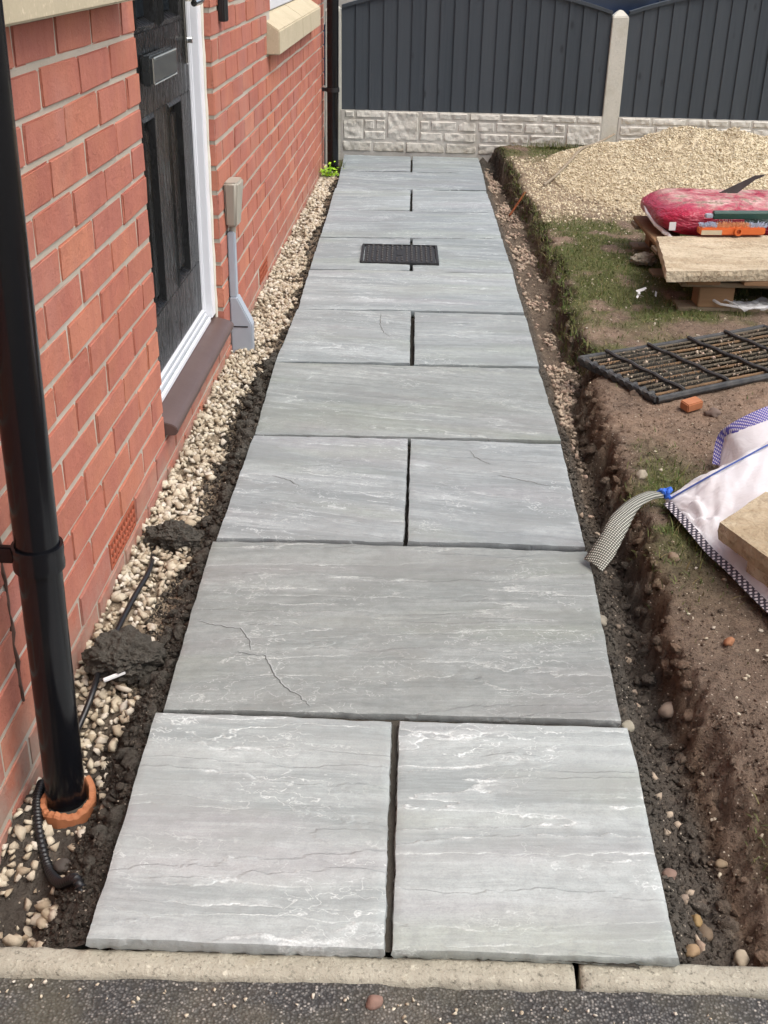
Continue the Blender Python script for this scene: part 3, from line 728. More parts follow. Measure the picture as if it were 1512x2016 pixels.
# ------------------------------------------------------------------ paving path
bedv = []
for yy in np.linspace(-1.556, 4.76, 120):
    for f in np.linspace(0, 1, 14):
        bedv.append((slabL(yy)-.006+f*(slabR(yy)-slabL(yy)+.012), yy, (-.016 if yy < -.42 else -.030)+.006*(vnoise(f*40, yy*30)-.5)-(.05 if f in (0., 1.) else 0)))
PATH = mk('path', mesh_np('path', np.array(bedv), grid_faces(14, 120), True), MAT['bed']); PATH['kind'] = 'structure'
def make_slab(c, seed, res, tilt=0.):
    """c: four corners (front-left, front-right, back-right, back-left)"""
    c = np.array(c, float); cen = c.mean(0)
    w = np.linalg.norm(c[1]-c[0]); d = np.linalg.norm(c[3]-c[0]); nx_ = int(w/res)+2; ny_ = int(d/res)+2
    u, v = np.meshgrid(np.linspace(0, 1, nx_), np.linspace(0, 1, ny_))
    P2 = (c[0]*((1-u)*(1-v))[..., None]+c[1]*(u*(1-v))[..., None]+c[2]*(u*v)[..., None]+c[3]*((1-u)*v)[..., None])
    x = P2[..., 0]; y = P2[..., 1]
    # ragged, hand-dressed outline
    eL = .0022*(fbm(y*22, y*0+seed, 4, seed)-.5)*2; eR = .0022*(fbm(y*22, y*0+seed+5, 4, seed+1)-.5)*2
    eF = .0016*(fbm(x*20, x*0+seed+9, 4, seed+2)-.5)*2; eB = .0016*(fbm(x*20, x*0+seed+7, 4, seed+3)-.5)*2
    x = x+eL*(1-u)**6+eR*u**6; y = y+eF*(1-v)**6+eB*v**6
    h = fbm(x*1.3+seed, y*5.5+.5*x, 5, seed+4)
    st = np.zeros_like(h)
    for lev in (.38, .46, .54, .62): st += sstep(lev, lev+.012, h+.02*(vnoise(x*60, y*60, seed)-.5))
    z = .0016*(st-2)+.0035*(fbm(x*3, y*3, 3, seed+8)-.5)+.0010*(fbm(x*40, y*70, 3, seed+6)-.5)
    em = np.minimum(np.minimum(u*w, (1-u)*w), np.minimum(v*d, (1-v)*d))
    z = z-.0018*sstep(.008, 0, em)*(.4+1.2*vnoise(x*30, y*30, seed+2))
    z = z+tilt*(v-.5)
    top = np.stack([x-cen[0], y-cen[1], z], -1).reshape(-1, 3)
    F = [tuple(f) for f in grid_faces(nx_, ny_)]
    i = np.arange(nx_*ny_).reshape(ny_, nx_)
    ring = list(i[0, :])+list(i[1:, -1])+list(i[-1, -2::-1])+list(i[-2:0:-1, 0])
    nb = len(top); V = list(top); nr = len(ring)
    rs = random.Random(seed)
    for lay, (zz, ins) in enumerate(((-.011, -.0015), (-.024, .004))):
        for q, idx in enumerate(ring):
            p = top[idx]; dv = np.array([p[0], p[1]]); dv = np.array([np.sign(dv[0])*(abs(dv[0]) > w/2-.02), np.sign(dv[1])*(abs(dv[1]) > d/2-.02)])
            j = rs.uniform(-.0012, .0012)
            V.append((p[0]-dv[0]*(ins+j), p[1]-dv[1]*(ins+j), zz+rs.uniform(-.002, .002)))
    for q in range(nr):
        q2 = (q+1) % nr
        F.append((ring[q2], ring[q], nb+q, nb+q2)); F.append((nb+q2, nb+q, nb+nr+q, nb+nr+q2))
    F.append(tuple(nb+nr+q for q in range(nr-1, -1, -1)))
    me_ = mesh_np('slab', V, F, True)
    try: me_.set_sharp_from_angle(angle=math.radians(50))
    except Exception: pass
    return me_, cen
TINT = {0: (1.19, 1.20, 1.18), 1: (.86, .86, .83), 2: (1.0, 1.01, 1.02), 3: (.90, .91, .89), 4: (1.0, 1.03, 1.04), 5: (1.06, 1.10, 1.12), 6: (1.01, 1.06, 1.09), 7: (.97, 1.02, 1.06), 8: (1.05, 1.10, 1.14), 9: (.93, .98, 1.03), 10: (.93, .98, 1.02)}
SLABS = []
INS = {1: (.010, .010, .006, -.006)}      # front-left, front-right, back insets of the wide slab in the second row
sd_ = 1
for r in range(11):
    fl, fr_, br_, bl = [np.array(p) for p in (SLL[r], SLR[r], SLR[r+1], SLL[r+1])]
    gp = .0100 if r < 2 else (.0078 if r < 5 else .0066)
    fl = fl+[0, gp if r else 0]; fr_ = fr_+[0, gp if r else 0]; br_ = br_-[0, gp]; bl = bl-[0, gp]
    if r in INS: fl = fl+[INS[r][0], 0]; fr_ = fr_-[INS[r][1], 0]; bl = bl-[.006, 0]; br_ = br_+[.004, 0]
    elif r > 2:
        j = [random.uniform(-.006, .006) for _ in range(4)]
        fl = fl+[j[0], 0]; bl = bl+[j[1], 0]; fr_ = fr_+[j[2], 0]; br_ = br_+[j[3], 0]
    res = .0075 if r < 2 else (.011 if r < 4 else .018)
    parts = [(fl, fr_, br_, bl)]
    if r in JOINT:
        a0, a1, b0, b1 = JOINT[r]
        def on(e0, e1, xx): f = (xx-e0[0])/(e1[0]-e0[0]); return np.array([xx, e0[1]+f*(e1[1]-e0[1])])
        parts = [(fl, on(fl, fr_, a0), on(bl, br_, b0), bl), (on(fl, fr_, a1), fr_, br_, on(bl, br_, b1))]
    for c in parts:
        sd_ += 3
        me_, cen = make_slab(c, sd_, res)
        so_ = mk('slab', me_, MAT['slab'], PATH, loc=(cen[0], cen[1], random.uniform(-.002, .002)), rot=(random.uniform(-.0015, .0015), random.uniform(-.0015, .0015), 0))
        f_ = random.uniform(.96, 1.04); so_.color = (*[t*f_ for t in TINT[r]], 1.0); SLABS.append(so_)
# riven cracks: narrow open ledges on some slabs
def crack(pts, w=.0010):
    P3 = [Vector((a, b, 0)) for a, b in pts]; sp_ = []
    for a, b in zip(P3[:-1], P3[1:]):
        n_ = max(2, int((b-a).length/.008))
        for q in range(n_): sp_.append(a.lerp(b, q/n_))
    sp_.append(P3[-1]); mid = P3[len(P3)//2]
    so_ = min(SLABS, key=lambda o_: max(abs(o_.location.x-mid.x)/(max(v.co.x for v in o_.data.vertices)), abs(o_.location.y-mid.y)/(max(v.co.y for v in o_.data.vertices))))
    co = np.array([v.co[:] for v in so_.data.vertices]); V = []
    for q, p in enumerate(sp_):
        l = np.array([p.x-so_.location.x, p.y-so_.location.y]); l += np.random.default_rng(q).normal(0, .0011, 2)
        d2 = ((co[:, :2]-l)**2).sum(1); ix = np.argsort(d2)[:4]; z = co[ix, 2].max()+.0004
        t = (sp_[min(q+1, len(sp_)-1)]-sp_[max(q-1, 0)]).normalized(); k_ = w*(.35+.65*math.sin(math.pi*(q+.5)/len(sp_)))*random.uniform(.7, 1.3)
        V += [(l[0]-t.y*k_, l[1]+t.x*k_, z), (l[0]+t.y*k_, l[1]-t.x*k_, z)]
    V2 = [(a_+.0022, b_+.0016, c_-.0001) for a_, b_, c_ in V]
    mk('crack_lip', mesh_np('crack_lip', V2, [(2*q, 2*q+1, 2*q+3, 2*q+2) for q in range(len(sp_)-1)]), MAT['lip'], so_)
    mk('crack', mesh_np('crack', V, [(2*q, 2*q+1, 2*q+3, 2*q+2) for q in range(len(sp_)-1)]), MAT['crack'], so_)
MAT['crack'] = m_plain('crack_line', (.105, .108, .104), .9, .1)
MAT['lip'] = m_plain('crack_lip', (.38, .395, .39), .8, .2, var=.6, scale=60)
for c_ in ([(.228, -.760), (.283, -.777), (.317, -.782), (.341, -.820), (.349, -.852)], [(.325, -.861), (.381, -.870), (.399, -.917), (.429, -.967), (.462, -.993), (.482, -1.022)], [(.347, 1.371), (.405, 1.346), (.44, 1.349)], [(.497, 1.356), (.500, 1.234), (.516, 1.148), (.542, 1.094)],
           [(.797, .146), (.810, .106), (.849, .061)], [(.866, -.002), (.956, -.040), (1.0, -.060)], [(.285, -.067), (.319, -.080), (.362, -.115)]):
    crack(c_)
# drain cover
DC = empty('drain_cover', (.537, 2.238, .0), .03)
tag(DC, 'black square drain cover with rows of raised treads set in the path', 'drain cover')
mb = MB()
for a, b, c, d in ((-.168, .168, -.158, -.146), (-.168, .168, .146, .158), (-.168, -.156, -.1455, .1455), (.156, .168, -.1455, .1455)): mb.box(a, b, c, d, -.02, .009)
mb.build('frame', MAT['iron'], DC, bevel=.002)
mb = MB().box(-.152, .152, -.142, .142, -.015, .0055); mb.build('plate', MAT['iron'], DC, bevel=.002)
tm = MB().box(-.0042, .0042, -.013, .013, 0, .0045).mesh('tread', bevel=.0015, seg=1); tm.materials.append(m_plain('worn_tread', (.060, .060, .058), .6, .4, var=.4, scale=40))
for i in range(14):
    for j in range(7):
        if 6 <= i <= 7 and 2 <= j <= 4: continue
        mk('tread', tm, None, DC, loc=(-.138+.0212*i, -.120+.04*j+(.012 if i % 2 else -.004), .0055))
MB().box(-.014, .014, -.03, .03, .0056, .0075).build('maker_boss', MAT['iron'], DC, bevel=.001)

# ------------------------------------------------------------------ loose stones, clods, grass (stuff)
def hull_protos(n, pts, seed, stretch=(1, .8, .62)):
    rs = np.random.default_rng(seed); out = []
    for i in range(n):
        q = rs.normal(size=(pts, 3)); q /= np.linalg.norm(q, axis=1)[:, None]; q *= ((.78+.3*rs.random((pts, 1))) if seed < 30 else (.5+.6*rs.random((pts, 1))))*np.array(stretch)
        bm = bmesh.new()
        for p in q: bm.verts.new(p)
        bmesh.ops.convex_hull(bm, input=bm.verts)
        bmesh.ops.delete(bm, geom=[v for v in bm.verts if not v.link_faces], context='VERTS')
        bm.verts.index_update(); bmesh.ops.triangulate(bm, faces=bm.faces); bm.verts.index_update()
        out.append((np.array([v.co[:] for v in bm.verts]), np.array([[v.index for v in f.verts] for f in bm.faces]))); bm.free()
    return out
def lump_protos(n, seed, amp=.35, sub=2):
    out = []
    for i in range(n):
        bm = bmesh.new(); bmesh.ops.create_icosphere(bm, subdivisions=sub, radius=1)
        V = np.array([v.co[:] for v in bm.verts]); F = np.array([[v.index for v in f.verts] for f in bm.faces]); bm.free()
        h = fbm(V[:, 0]*2+V[:, 2]*1.3+i*5, V[:, 1]*2-V[:, 2]*1.7+seed, 3, seed+i)
        V = V*(1+amp*(h[:, None]-.5)*2)*np.array([1, .85, .7]); out.append((V, F))
    return out
def rand_rot(n, rs, flat=1.0):
    a = rs.random(n)*2*np.pi; b = (rs.random(n)-.5)*2*flat; c = (rs.random(n)-.5)*2*flat
    ca, sa, cb, sb, cc, sc = np.cos(a), np.sin(a), np.cos(b), np.sin(b), np.cos(c), np.sin(c)
    Rz = np.zeros((n, 3, 3)); Rz[:, 0, 0] = ca; Rz[:, 0, 1] = -sa; Rz[:, 1, 0] = sa; Rz[:, 1, 1] = ca; Rz[:, 2, 2] = 1
    Rx = np.zeros((n, 3, 3)); Rx[:, 0, 0] = 1; Rx[:, 1, 1] = cb; Rx[:, 1, 2] = -sb; Rx[:, 2, 1] = sb; Rx[:, 2, 2] = cb
    Ry = np.zeros((n, 3, 3)); Ry[:, 1, 1] = 1; Ry[:, 0, 0] = cc; Ry[:, 0, 2] = sc; Ry[:, 2, 0] = -sc; Ry[:, 2, 2] = cc
    return Rz @ Rx @ Ry
def scatter(name, pos, size, protos_, mat, seed, colors=None, flat=1.0, smooth=False, parent=None):
    rs = np.random.default_rng(seed); n = len(pos); R = rand_rot(n, rs, flat); pid = rs.integers(0, len(protos_), n)
    VV = []; FF = []; CC = []; base = 0
    for k, (pv, pf) in enumerate(protos_):
        ix = np.where(pid == k)[0]
        if not len(ix): continue
        v = np.einsum('nij,vj->nvi', R[ix], pv)*size[ix][:, None, None]+pos[ix][:, None, :]
        f = pf[None]+(np.arange(len(ix))*len(pv))[:, None, None]+base
        VV.append(v.reshape(-1, 3)); FF.append(f.reshape(-1, 3)); base += len(ix)*len(pv)
        if colors is not None: CC.append(np.repeat(colors[ix], len(pv), 0))
    me_ = mesh_np(name, np.concatenate(VV), np.concatenate(FF), smooth)
    if colors is not None:
        a_ = me_.color_attributes.new('Col', 'FLOAT_COLOR', 'POINT'); cc = np.concatenate(CC); a_.data.foreach_set('color', np.concatenate([cc, np.ones((len(cc), 1))], 1).astype(np.float32).ravel())
    o_ = mk(name, me_, mat, parent); o_['kind'] = 'stuff'; return o_
HULLS = hull_protos(14, 13, 3); LUMPS = hull_protos(16, 11, 31, (1, .85, .7)); LUMP2 = lump_protos(8, 8, .4, 2)
rs = np.random.default_rng(5)
g = scatter('kerb_grit', gk[0], gk[1], HULLS, MAT['gravel'], 33); tag(g, 'pale grit lying on the tarmac along the kerb', 'grit', kind='stuff')
# gravel strip along the wall
n = 11000
y = rs.uniform(-1.54, 4.5, n); x = rs.random(n)*(slabL(y)+.01)
L = slabL(y); d = L-x
nz = fbm(x*9, y*9, 3, 61)
keep = np.hypot(x-.082, y+1.198) > .054
hw = np.where(y < .9, .072, .036)+.10*(nz-.5)                         # dark haunch width; past the door it stands in for a shadow strip
keep &= d > hw
sparse = sstep(-.75, -1.15, y)
keep &= rs.random(n) > sparse*.45
keep &= (fbm(x*13, y*8, 3, 63) > .36) | (rs.random(n) < .25)
keep &= ~((rs.random(n) < .9) & (np.abs(y+.90) < .03) & (x > .12))
x, y = x[keep], y[keep]; n = len(x)
size = np.where(y < .6, rs.uniform(.0065, .0135, n), rs.uniform(.007, .0125, n)); size *= np.where(rs.random(n) < .14, 1.5, 1.0)*np.where(rs.random(n) < .25, .6, 1.0)
z = ground_z(x, y)+size*.35+rs.random(n)*.008*(1-sstep(-.75, -1.1, y))
g = scatter('gravel', np.stack([x, y, z], 1), size, HULLS, MAT['gravel'], 6); tag(g, 'pale limestone chippings in the strip between brick wall and path', 'gravel', kind='stuff')
def tri(V, oc, sd): return (fbm(V[:, 0], V[:, 1], oc, sd)+fbm(V[:, 1]+7, V[:, 2], oc, sd+1)+fbm(V[:, 2]+3, V[:, 0]+5, oc, sd+2))/3
LUMP3 = []
for i_ in range(6):
    bm = bmesh.new(); bmesh.ops.create_icosphere(bm, subdivisions=3, radius=1)
    V_ = np.array([v.co[:] for v in bm.verts]); F_ = np.array([[v.index for v in f.verts] for f in bm.faces]); bm.free()
    h_ = tri(V_*2.1+i_*3.3, 4, 40+i_); g_ = tri(V_*7+i_, 3, 50+i_)
    LUMP3.append((V_*(1+1.5*(h_-.5)+.8*(g_-.5))[:, None]*np.array([1, .85, .6]), F_))
n = 240
y = np.concatenate([rs.uniform(-1.4, .95, 160), rs.uniform(.9, 4.2, 80)]); size = np.where(y < .95, rs.uniform(.005, .018, n), rs.uniform(.004, .011, n))
x = slabL(y)-.004-size*.8-rs.random(n)**1.5*.045
big = (((y > -.45) & (y < -.25)) | ((y > .15) & (y < .8)))
size = np.where(big, size*1.25, size); x = np.maximum(x, .05)
g = scatter('mortar_crumbs', np.stack([x, y, ground_z(x, y)+size*.15], 1), size, LUMP3, MAT['lump'], 77, smooth=False); tag(g, 'dark crumbly mortar haunching along the house side of the path', 'mortar', kind='stuff')
# rubble in the trench on the lawn side
n = 9000
y = rs.uniform(-1.5, 4.7, n); x = slabR(y)+rs.random(n)*(bankX(y)-slabR(y)-.028)
dens = .95*sstep(.1, .9, y)*sstep(.36, .60, fbm(x*7, y*4, 3, 71))+.03
keep = (rs.random(n) < dens*sstep(4.6, 4.2, y)) & ((x-slabR(y)) > .03+.05*(fbm(y*6, y*0, 3, 77)-.4))
x, y = x[keep], y[keep]; n = len(x); size = rs.uniform(.004, .013, n)
g = scatter('rubble', np.stack([x, y, ground_z(x, y)+size*.3], 1), size, HULLS, MAT['rubble'], 8); tag(g, 'brown and pink stony rubble in the trench beside the path', 'rubble', kind='stuff')
# soil clods everywhere on bare earth
n = 60000
reg = rs.random(n)
y = np.where(reg < .72, rs.uniform(-1.545, .9, n), rs.uniform(.9, 4.6, n))
side = rs.random(n)
xl = slabL(y)-rs.random(n)**1.4*.10-.004; xr = slabR(y)+.004+rs.random(n)**1.3*np.where(y < .9, .75, .9)
x = np.where(side < .30, np.maximum(xl, .008), xr)
left = side < .30
keep = ~(left & (y > 4.4)) & (np.hypot(x-.082, y+1.198) > .056)
keep &= ~(~left & (turf(x, y) > .75) & (rs.random(n) < .6))
x, y, left = x[keep], y[keep], left[keep]; n = len(x)
tr = (x < bankX(y)) & ~left
size = rs.gamma(1.1, .0015, n)+.0010; size = np.clip(size, .0010, .012)
size *= np.where(left | (tr & (y < .5)), 1.3, np.where(y < -1.0, 1.1, .62))
col = soil_color(x, y)*rs.uniform(.7, 1.25, (n, 1))
col[left] = np.array([.075, .065, .053])*rs.uniform(.75, 1.25, (left.sum(), 1))
g = scatter('soil_clods', np.stack([x, y, ground_z(x, y)+size*.25], 1), size, LUMPS, MAT['soil'], 10, col); tag(g, 'crumbly dark soil and mortar crumbs along the path edges', 'soil', kind='stuff')
n = 620
y = rs.uniform(-1.5, 4.5, n); x = bankX(y)+rs.uniform(-.035, .045, n); size = np.where(y < .9, rs.uniform(.004, .017, n), rs.uniform(.003, .012, n))
col = soil_color(x, y)*rs.uniform(.8, 1.25, (n, 1))
g = scatter('bank_clods', np.stack([x, y, ground_z(x, y)], 1), size, LUMP3, MAT['soil'], 79, col, smooth=False); tag(g, 'torn brown soil clods along the cut edge of the lawn', 'soil', kind='stuff')
# pale grit scattered over lawn and soil
n = 2600
y = rs.uniform(-1.5, 4.5, n); x = bankX(y)+.01+rs.random(n)*1.3
keep = rs.random(n) < np.where(y > 2.4, 1., np.where(y > 1.1, .55, .22)); x, y = x[keep], y[keep]; n = len(x)
size = rs.uniform(.002, .0075, n)
g = scatter('scattered_grit', np.stack([x, y, ground_z(x, y)+size*.3], 1), size, HULLS, MAT['gravel'], 12); tag(g, 'small pale stones scattered over the bare soil and turf', 'grit', kind='stuff')
# gravel heap: skin plus stones
hx = np.linspace(1.06, 3.6, 130); hy = np.linspace(2.5, 4.735, 110); X, Y = np.meshgrid(hx, hy)
Hh = heap(X, Y); Z = ground_z(X, Y)+Hh-.010+(Hh <= .004)*-.03
HEAP = mk('gravel_heap', mesh_np('gravel_heap', np.stack([X, Y, Z], -1).reshape(-1, 3), grid_faces(130, 110), True), MAT['pilegravel'])
tag(HEAP, 'large heap of pale limestone gravel against the fence', 'gravel heap', kind='stuff')
n = 46000
x = rs.uniform(1.06, 3.3, n); y = rs.uniform(2.5, 4.735, n); h = heap(x, y)
edge = .004+.012*fbm(x*5, y*5, 3, 90)
thin = (sstep(2.75, 3.2, y+.35*(fbm(x*4, y*4, 3, 91)-.5))*sstep(4.45, 4.15, y)*sstep(.0, .06, x-bankX(y)-.02))*.55
keep = (h > edge) | (rs.random(n) < thin*.9)
x, y, h = x[keep], y[keep], h[keep]; n = len(x); size = rs.uniform(.0035, .0085, n)*np.where(rs.random(n) < .10, 1.6, 1)
scatter('heap_stone', np.stack([x, y, ground_z(x, y)+h+size*.15], 1), size, HULLS, MAT['pilegravel'], 14, parent=HEAP)
# grass
def blades(name, pts, hgt, seed, mat, lean=.6, wid=.0011, label=None, parent=None):
    rs_ = np.random.default_rng(seed); n_ = len(pts); a = rs_.random(n_)*2*np.pi; l = rs_.random(n_)*lean
    d = np.stack([np.cos(a)*l, np.sin(a)*l, np.ones(n_)], 1); d /= np.linalg.norm(d, axis=1)[:, None]
    s = np.stack([-np.sin(a), np.cos(a), np.zeros(n_)], 1)*wid*rs_.uniform(.7, 1.4, (n_, 1))
    hh = hgt*rs_.uniform(.5, 1.3, n_)
    mid = pts+d*(hh*.55)[:, None]; tip = pts+d*hh[:, None]+np.stack([np.cos(a), np.sin(a), -np.ones(n_)*.4], 1)*(hh*.35*l)[:, None]
    V = np.stack([pts-s, pts+s, mid+s*.8, mid-s*.8, tip], 1).reshape(-1, 3); b = np.arange(n_)*5
    F = np.concatenate([np.stack([b, b+1, b+2], 1), np.stack([b, b+2, b+3], 1), np.stack([b+3, b+2, b+4], 1)])
    return mk(name, mesh_np(name, V, F), mat, parent)
n = 130000
y = rs.uniform(-1.5, 4.7, n); x = bankX(y)+rs.random(n)*1.25-.012
keep = (rs.random(n) < turf(x, y)**1.3*np.where(y < 1, 1., .9)) & (heap(x, y) < .01); x, y = x[keep], y[keep]; n = len(x)
hg = np.where(y < .6, rs.uniform(.010, .034, n), rs.uniform(.008, .024, n))
z = ground_z(x, y)
g = blades('grass', np.stack([x, y, z-.003], 1), hg, 3, MAT['grass'], 1.2); tag(g, 'patchy short grass on the torn-up lawn', 'grass', kind='stuff')
n = 2600; y = rs.uniform(.9, 4.2, n); x = bankX(y)+rs.uniform(-.012, .03, n)
g = blades('turf_edge', np.stack([x, y, ground_z(x, y)+.004], 1), rs.uniform(.012, .04, n), 4, MAT['grass'], 1.6); tag(g, 'ragged turf fringe hanging over the trench bank', 'grass', kind='stuff')
t_ = blades('grass_tuft', np.stack([rs.normal(1.42, .10, 900), rs.normal(4.70, .018, 900), np.full(900, .05)], 1), rs.uniform(.03, .085, 900), 5, MAT['grass'], .8, .0014)
tag(t_, 'dark green grass tuft growing at the foot of the concrete base panel', 'grass tuft')
t_ = blades('grass_tuft', np.stack([rs.normal(1.245, .020, 60), rs.normal(-1.33, .03, 60), np.full(60, -.002)], 1), rs.uniform(.015, .028, 60), 6, MAT['grass'], 1.6, .0008)
tag(t_, 'small grass sprig on bare soil at the lower right edge', 'grass tuft')

# ------------------------------------------------------------------ boundary fence
FY = 4.79
def fence_post(x0, x1, top, label):
    P_ = empty('fence_post', ((x0+x1)/2, FY+.05, -.1)); tag(P_, label, 'fence post', 'concrete fence posts')
    cx = (x0+x1)/2; hw_ = (x1-x0)/2
    mb = MB(); V = []
    for z, w in ((0, hw_+.004), (top-.035+.1, hw_), (top+.1, .012)):
        for sx, sy in ((-1, -1), (1, -1), (1, 1), (-1, 1)): V.append((sx*w, sy*w, z))
    F = [(3, 2, 1, 0), (8, 9, 10, 11)]+[(a+i, a+(i+1) % 4, a+4+(i+1) % 4, a+4+i) for a in (0, 4) for i in range(4)]
    me_ = MB().add(V, F).mesh('shaft', bevel=.004); mk('shaft', me_, MAT['post'], P_); return P_
fence_post(-.020, .078, .868, 'concrete fence post behind the far downpipe at the house corner')
fence_post(1.714, 1.812, .868, 'pale concrete fence post with pyramid cap between the two fence panels')
fence_post(3.45, 3.548, .868, 'concrete fence post at the far right end of the fence')
def fence_panel(x0, x1, A, nb, zb, label):
    P_ = empty('board_fence', (x0, FY+.03, zb)); tag(P_, label, 'fence', 'dark grey closeboard fences')
    half = (x1-x0)/2
    def top(x): return .852+A*max(0, 1-((x-x0-half)/half)**2)-zb
    w = (x1-x0)/nb
    for i in range(nb):
        a = x0+i*w; ov = .012 if i < nb-1 else 0; j = random.uniform(-.004, .004)
        xs_ = [a, a+w*.5, a+w+ov]; V = []
        th = [(.018, .0)] 
        for x in xs_:
            f = (x-a)/(w+ov); yf = -.020+f*.010+random.uniform(-.0006, .0006); yb = .001
            for z in (0.0+j*.5, top(min(x, x1))-.002): V += [(x-x0, yf, z), (x-x0, yb, z)]
        F = []
        for s in (0, 1):
            b0 = s*4; b1 = b0+4
            F += [(b0, b1, b1+2, b0+2), (b0+1, b0+3, b1+3, b1+1), (b0, b0+1, b1+1, b1), (b0+2, b1+2, b1+3, b0+3)]
        F += [(0, 2, 3, 1), (8, 9, 11, 10)]
        me_ = mesh_np('board', V, F); mk('board', me_, MAT['fence'], P_)
    mb = MB(); n_ = 28
    for i in range(n_):
        a = x0+(x1-x0)*i/n_; b = x0+(x1-x0)*(i+1)/n_
        V = [(x-x0, y_, top(x)+dz) for x in (a, b) for y_, dz in ((-.030, -.008), (-.030, .012), (.028, .012), (.028, -.008))]
        mb.add(V, [(0, 4, 5, 1), (1, 5, 6, 2), (2, 6, 7, 3), (3, 7, 4, 0)])
    mb.build('cap_rail', MAT['fence'], P_, merge=True)
    mb = MB()
    for z in (.08, .42): mb.box(.0, x1-x0, .002, .034, z, z+.05)
    mb.build('back_rail', MAT['fence'], P_)
    return P_
fence_panel(.080, 1.712, .125, 19, .262, 'dark grey arched fence panel directly behind the path')
fence_panel(1.814, 3.448, .14, 19, .262, 'dark grey arched fence panel behind the gravel heap on the right')
# rock-faced concrete base panels
def base_panel(x0, x1, blocks, label, seed):
    P_ = empty('concrete_base_panel', (x0, FY, -.15)); tag(P_, label, 'base panel', 'rock-faced concrete base panels')
    MB().box(0, x1-x0, -.0045, .045, 0, .4105).build('panel', MAT['boardflat'], P_)
    for bi, (a, b, c, d) in enumerate(blocks):
        w, h = b-a, d-c; nx_ = max(6, int(w/.008)); nz_ = max(5, int(h/.008)); V = []; rs_ = random.Random(seed+bi)
        ax, az = rs_.uniform(-.25, .25), rs_.uniform(-.35, .35)
        for j in range(nz_+1):
            for i in range(nx_+1):
                u, v = i/nx_, j/nz_; e = min(min(u, 1-u)*w, min(v, 1-v)*h)
                x = a+u*w; z = c+v*h
                k = float(fbm(np.array(x*34+bi), np.array(z*42+bi*3.), 4, seed)); k2 = abs(float(vnoise(np.array(x*16+bi*1.3+z*9), np.array(z*22-x*8), seed+4))-.5)*2
                y = -.0015-(.001+.011*k+.006*k2+ax*(u-.5)*.02+az*(v-.5)*.02)*float(sstep(0, .009, e))
                V.append((x-x0+rs_.uniform(-.0015, .0015)*(e > 0), min(y, -.001), z+.15))
        f = [tuple(q) for q in grid_faces(nx_+1, nz_+1)]
        mk('block', mesh_np('block', V, f, False), MAT['board'], P_)
    return P_
T1, T2, T3, T4 = (.216, .260), (.148, .210), (.084, .141), (.012, .077)
bl = []
for a, b in ((.101, .162), (.170, .360), (.586, .685), (.693, .875), (.887, 1.075), (1.084, 1.311), (1.334, 1.548), (1.554, 1.708)): bl.append((a, b, *T1))
for a, b in ((.224, .290), (.297, .360), (.575, .637), (.643, .807), (.814, .928), (.940, 1.046), (1.054, 1.224), (1.232, 1.413), (1.421, 1.486)): bl.append((a, b, *T2))
for a, b in ((.224, .360), (.575, .720), (.727, .930), (.952, 1.134), (1.141, 1.262), (1.270, 1.486)): bl.append((a, b, *T3))
bl += [(.090, .218, .084, .210), (.369, .567, .084, .260), (1.496, 1.708, .084, .210)]
for a, b in ((.088, .272), (.279, .484), (.491, .735), (.742, .938), (.947, 1.15), (1.16, 1.36), (1.37, 1.53), (1.54, 1.708)): bl.append((a, b, *T4))
base_panel(.079, 1.713, bl, 'pale rock-faced concrete base panel at the end of the path', 3)
bl2 = []
x = 1.822
for lo, hi in (T1, T2, T3, T4):
    x = 1.822+random.uniform(0, .02)
    while x < 3.40:
        w = random.uniform(.09, .22); bl2.append((x, min(x+w, 3.44), lo, hi)); x += w+.008
base_panel(1.813, 3.449, bl2, 'rock-faced concrete base panel partly hidden behind the gravel heap', 40)

# ------------------------------------------------------------------ parked car beyond the fence
CAR = empty('parked_car', (1.9, 7.1, -.05)); tag(CAR, 'dark navy car just visible over the fence beyond the concrete post', 'car')
prof = [(-2.15, .28), (-2.18, .55), (-2.05, .74), (-1.35, .86), (-.75, .92), (-.1, 1.36), (.35, 1.43), (1.15, 1.40), (1.85, .98), (2.12, .92), (2.17, .55), (2.1, .28)]
V = []
for s, k in ((-1, 1.0), (1, 1.0)):
    for x, z in prof: V.append((x, s*(.86-.20*max(0, (z-.92))/.5-.03*(z < .4)), z))
n_ = len(prof)
F = [tuple(range(n_)), tuple(range(2*n_-1, n_-1, -1))]+[(i, i+n_, (i+1) % n_+n_, (i+1) % n_) for i in range(n_)]
mk('body', MB().add(V, F).mesh('body', bevel=.05, seg=3, smooth=True), MAT['carpaint'], CAR)
for s in (-1, 1):
    for pts in ([(-.62, .95), (-.08, 1.32), (.30, 1.37), (.30, .95)], [(.38, .95), (.38, 1.37), (1.05, 1.34), (1.5, .98)]):
        MB().add([(x, s*(.868-.20*max(0, (z-.92))/.5), z) for x, z in pts], [(0, 1, 2, 3) if s > 0 else (3, 2, 1, 0)]).build('side_window', MAT['glass'], CAR)
    MB().box(.335, .343, min(s*.855, s*.864), max(s*.855, s*.864), .35, .92).build('door_seam', MAT['black'], CAR)
    MB().box(.1, .26, min(s*.86, s*.885), max(s*.86, s*.885), .80, .83).build('door_handle', MAT['carpaint'], CAR, bevel=.008)
    for wx in (-1.35, 1.35):
        wh = MB().lathe([(.0, -.1), (.29, -.1), (.32, -.07), (.32, .07), (.29, .1), (.0, .1)], (wx, s*.78, .31), 24, axisdir=(0, 1, 0)).build('wheel', MAT['tyre'], CAR)
        MB().lathe([(.0, .03), (.20, .03), (.21, 0), (.0, 0)], (wx, s*.88, .31), 20, axisdir=(0, s, 0)).build('rim', MAT['alu'], wh)

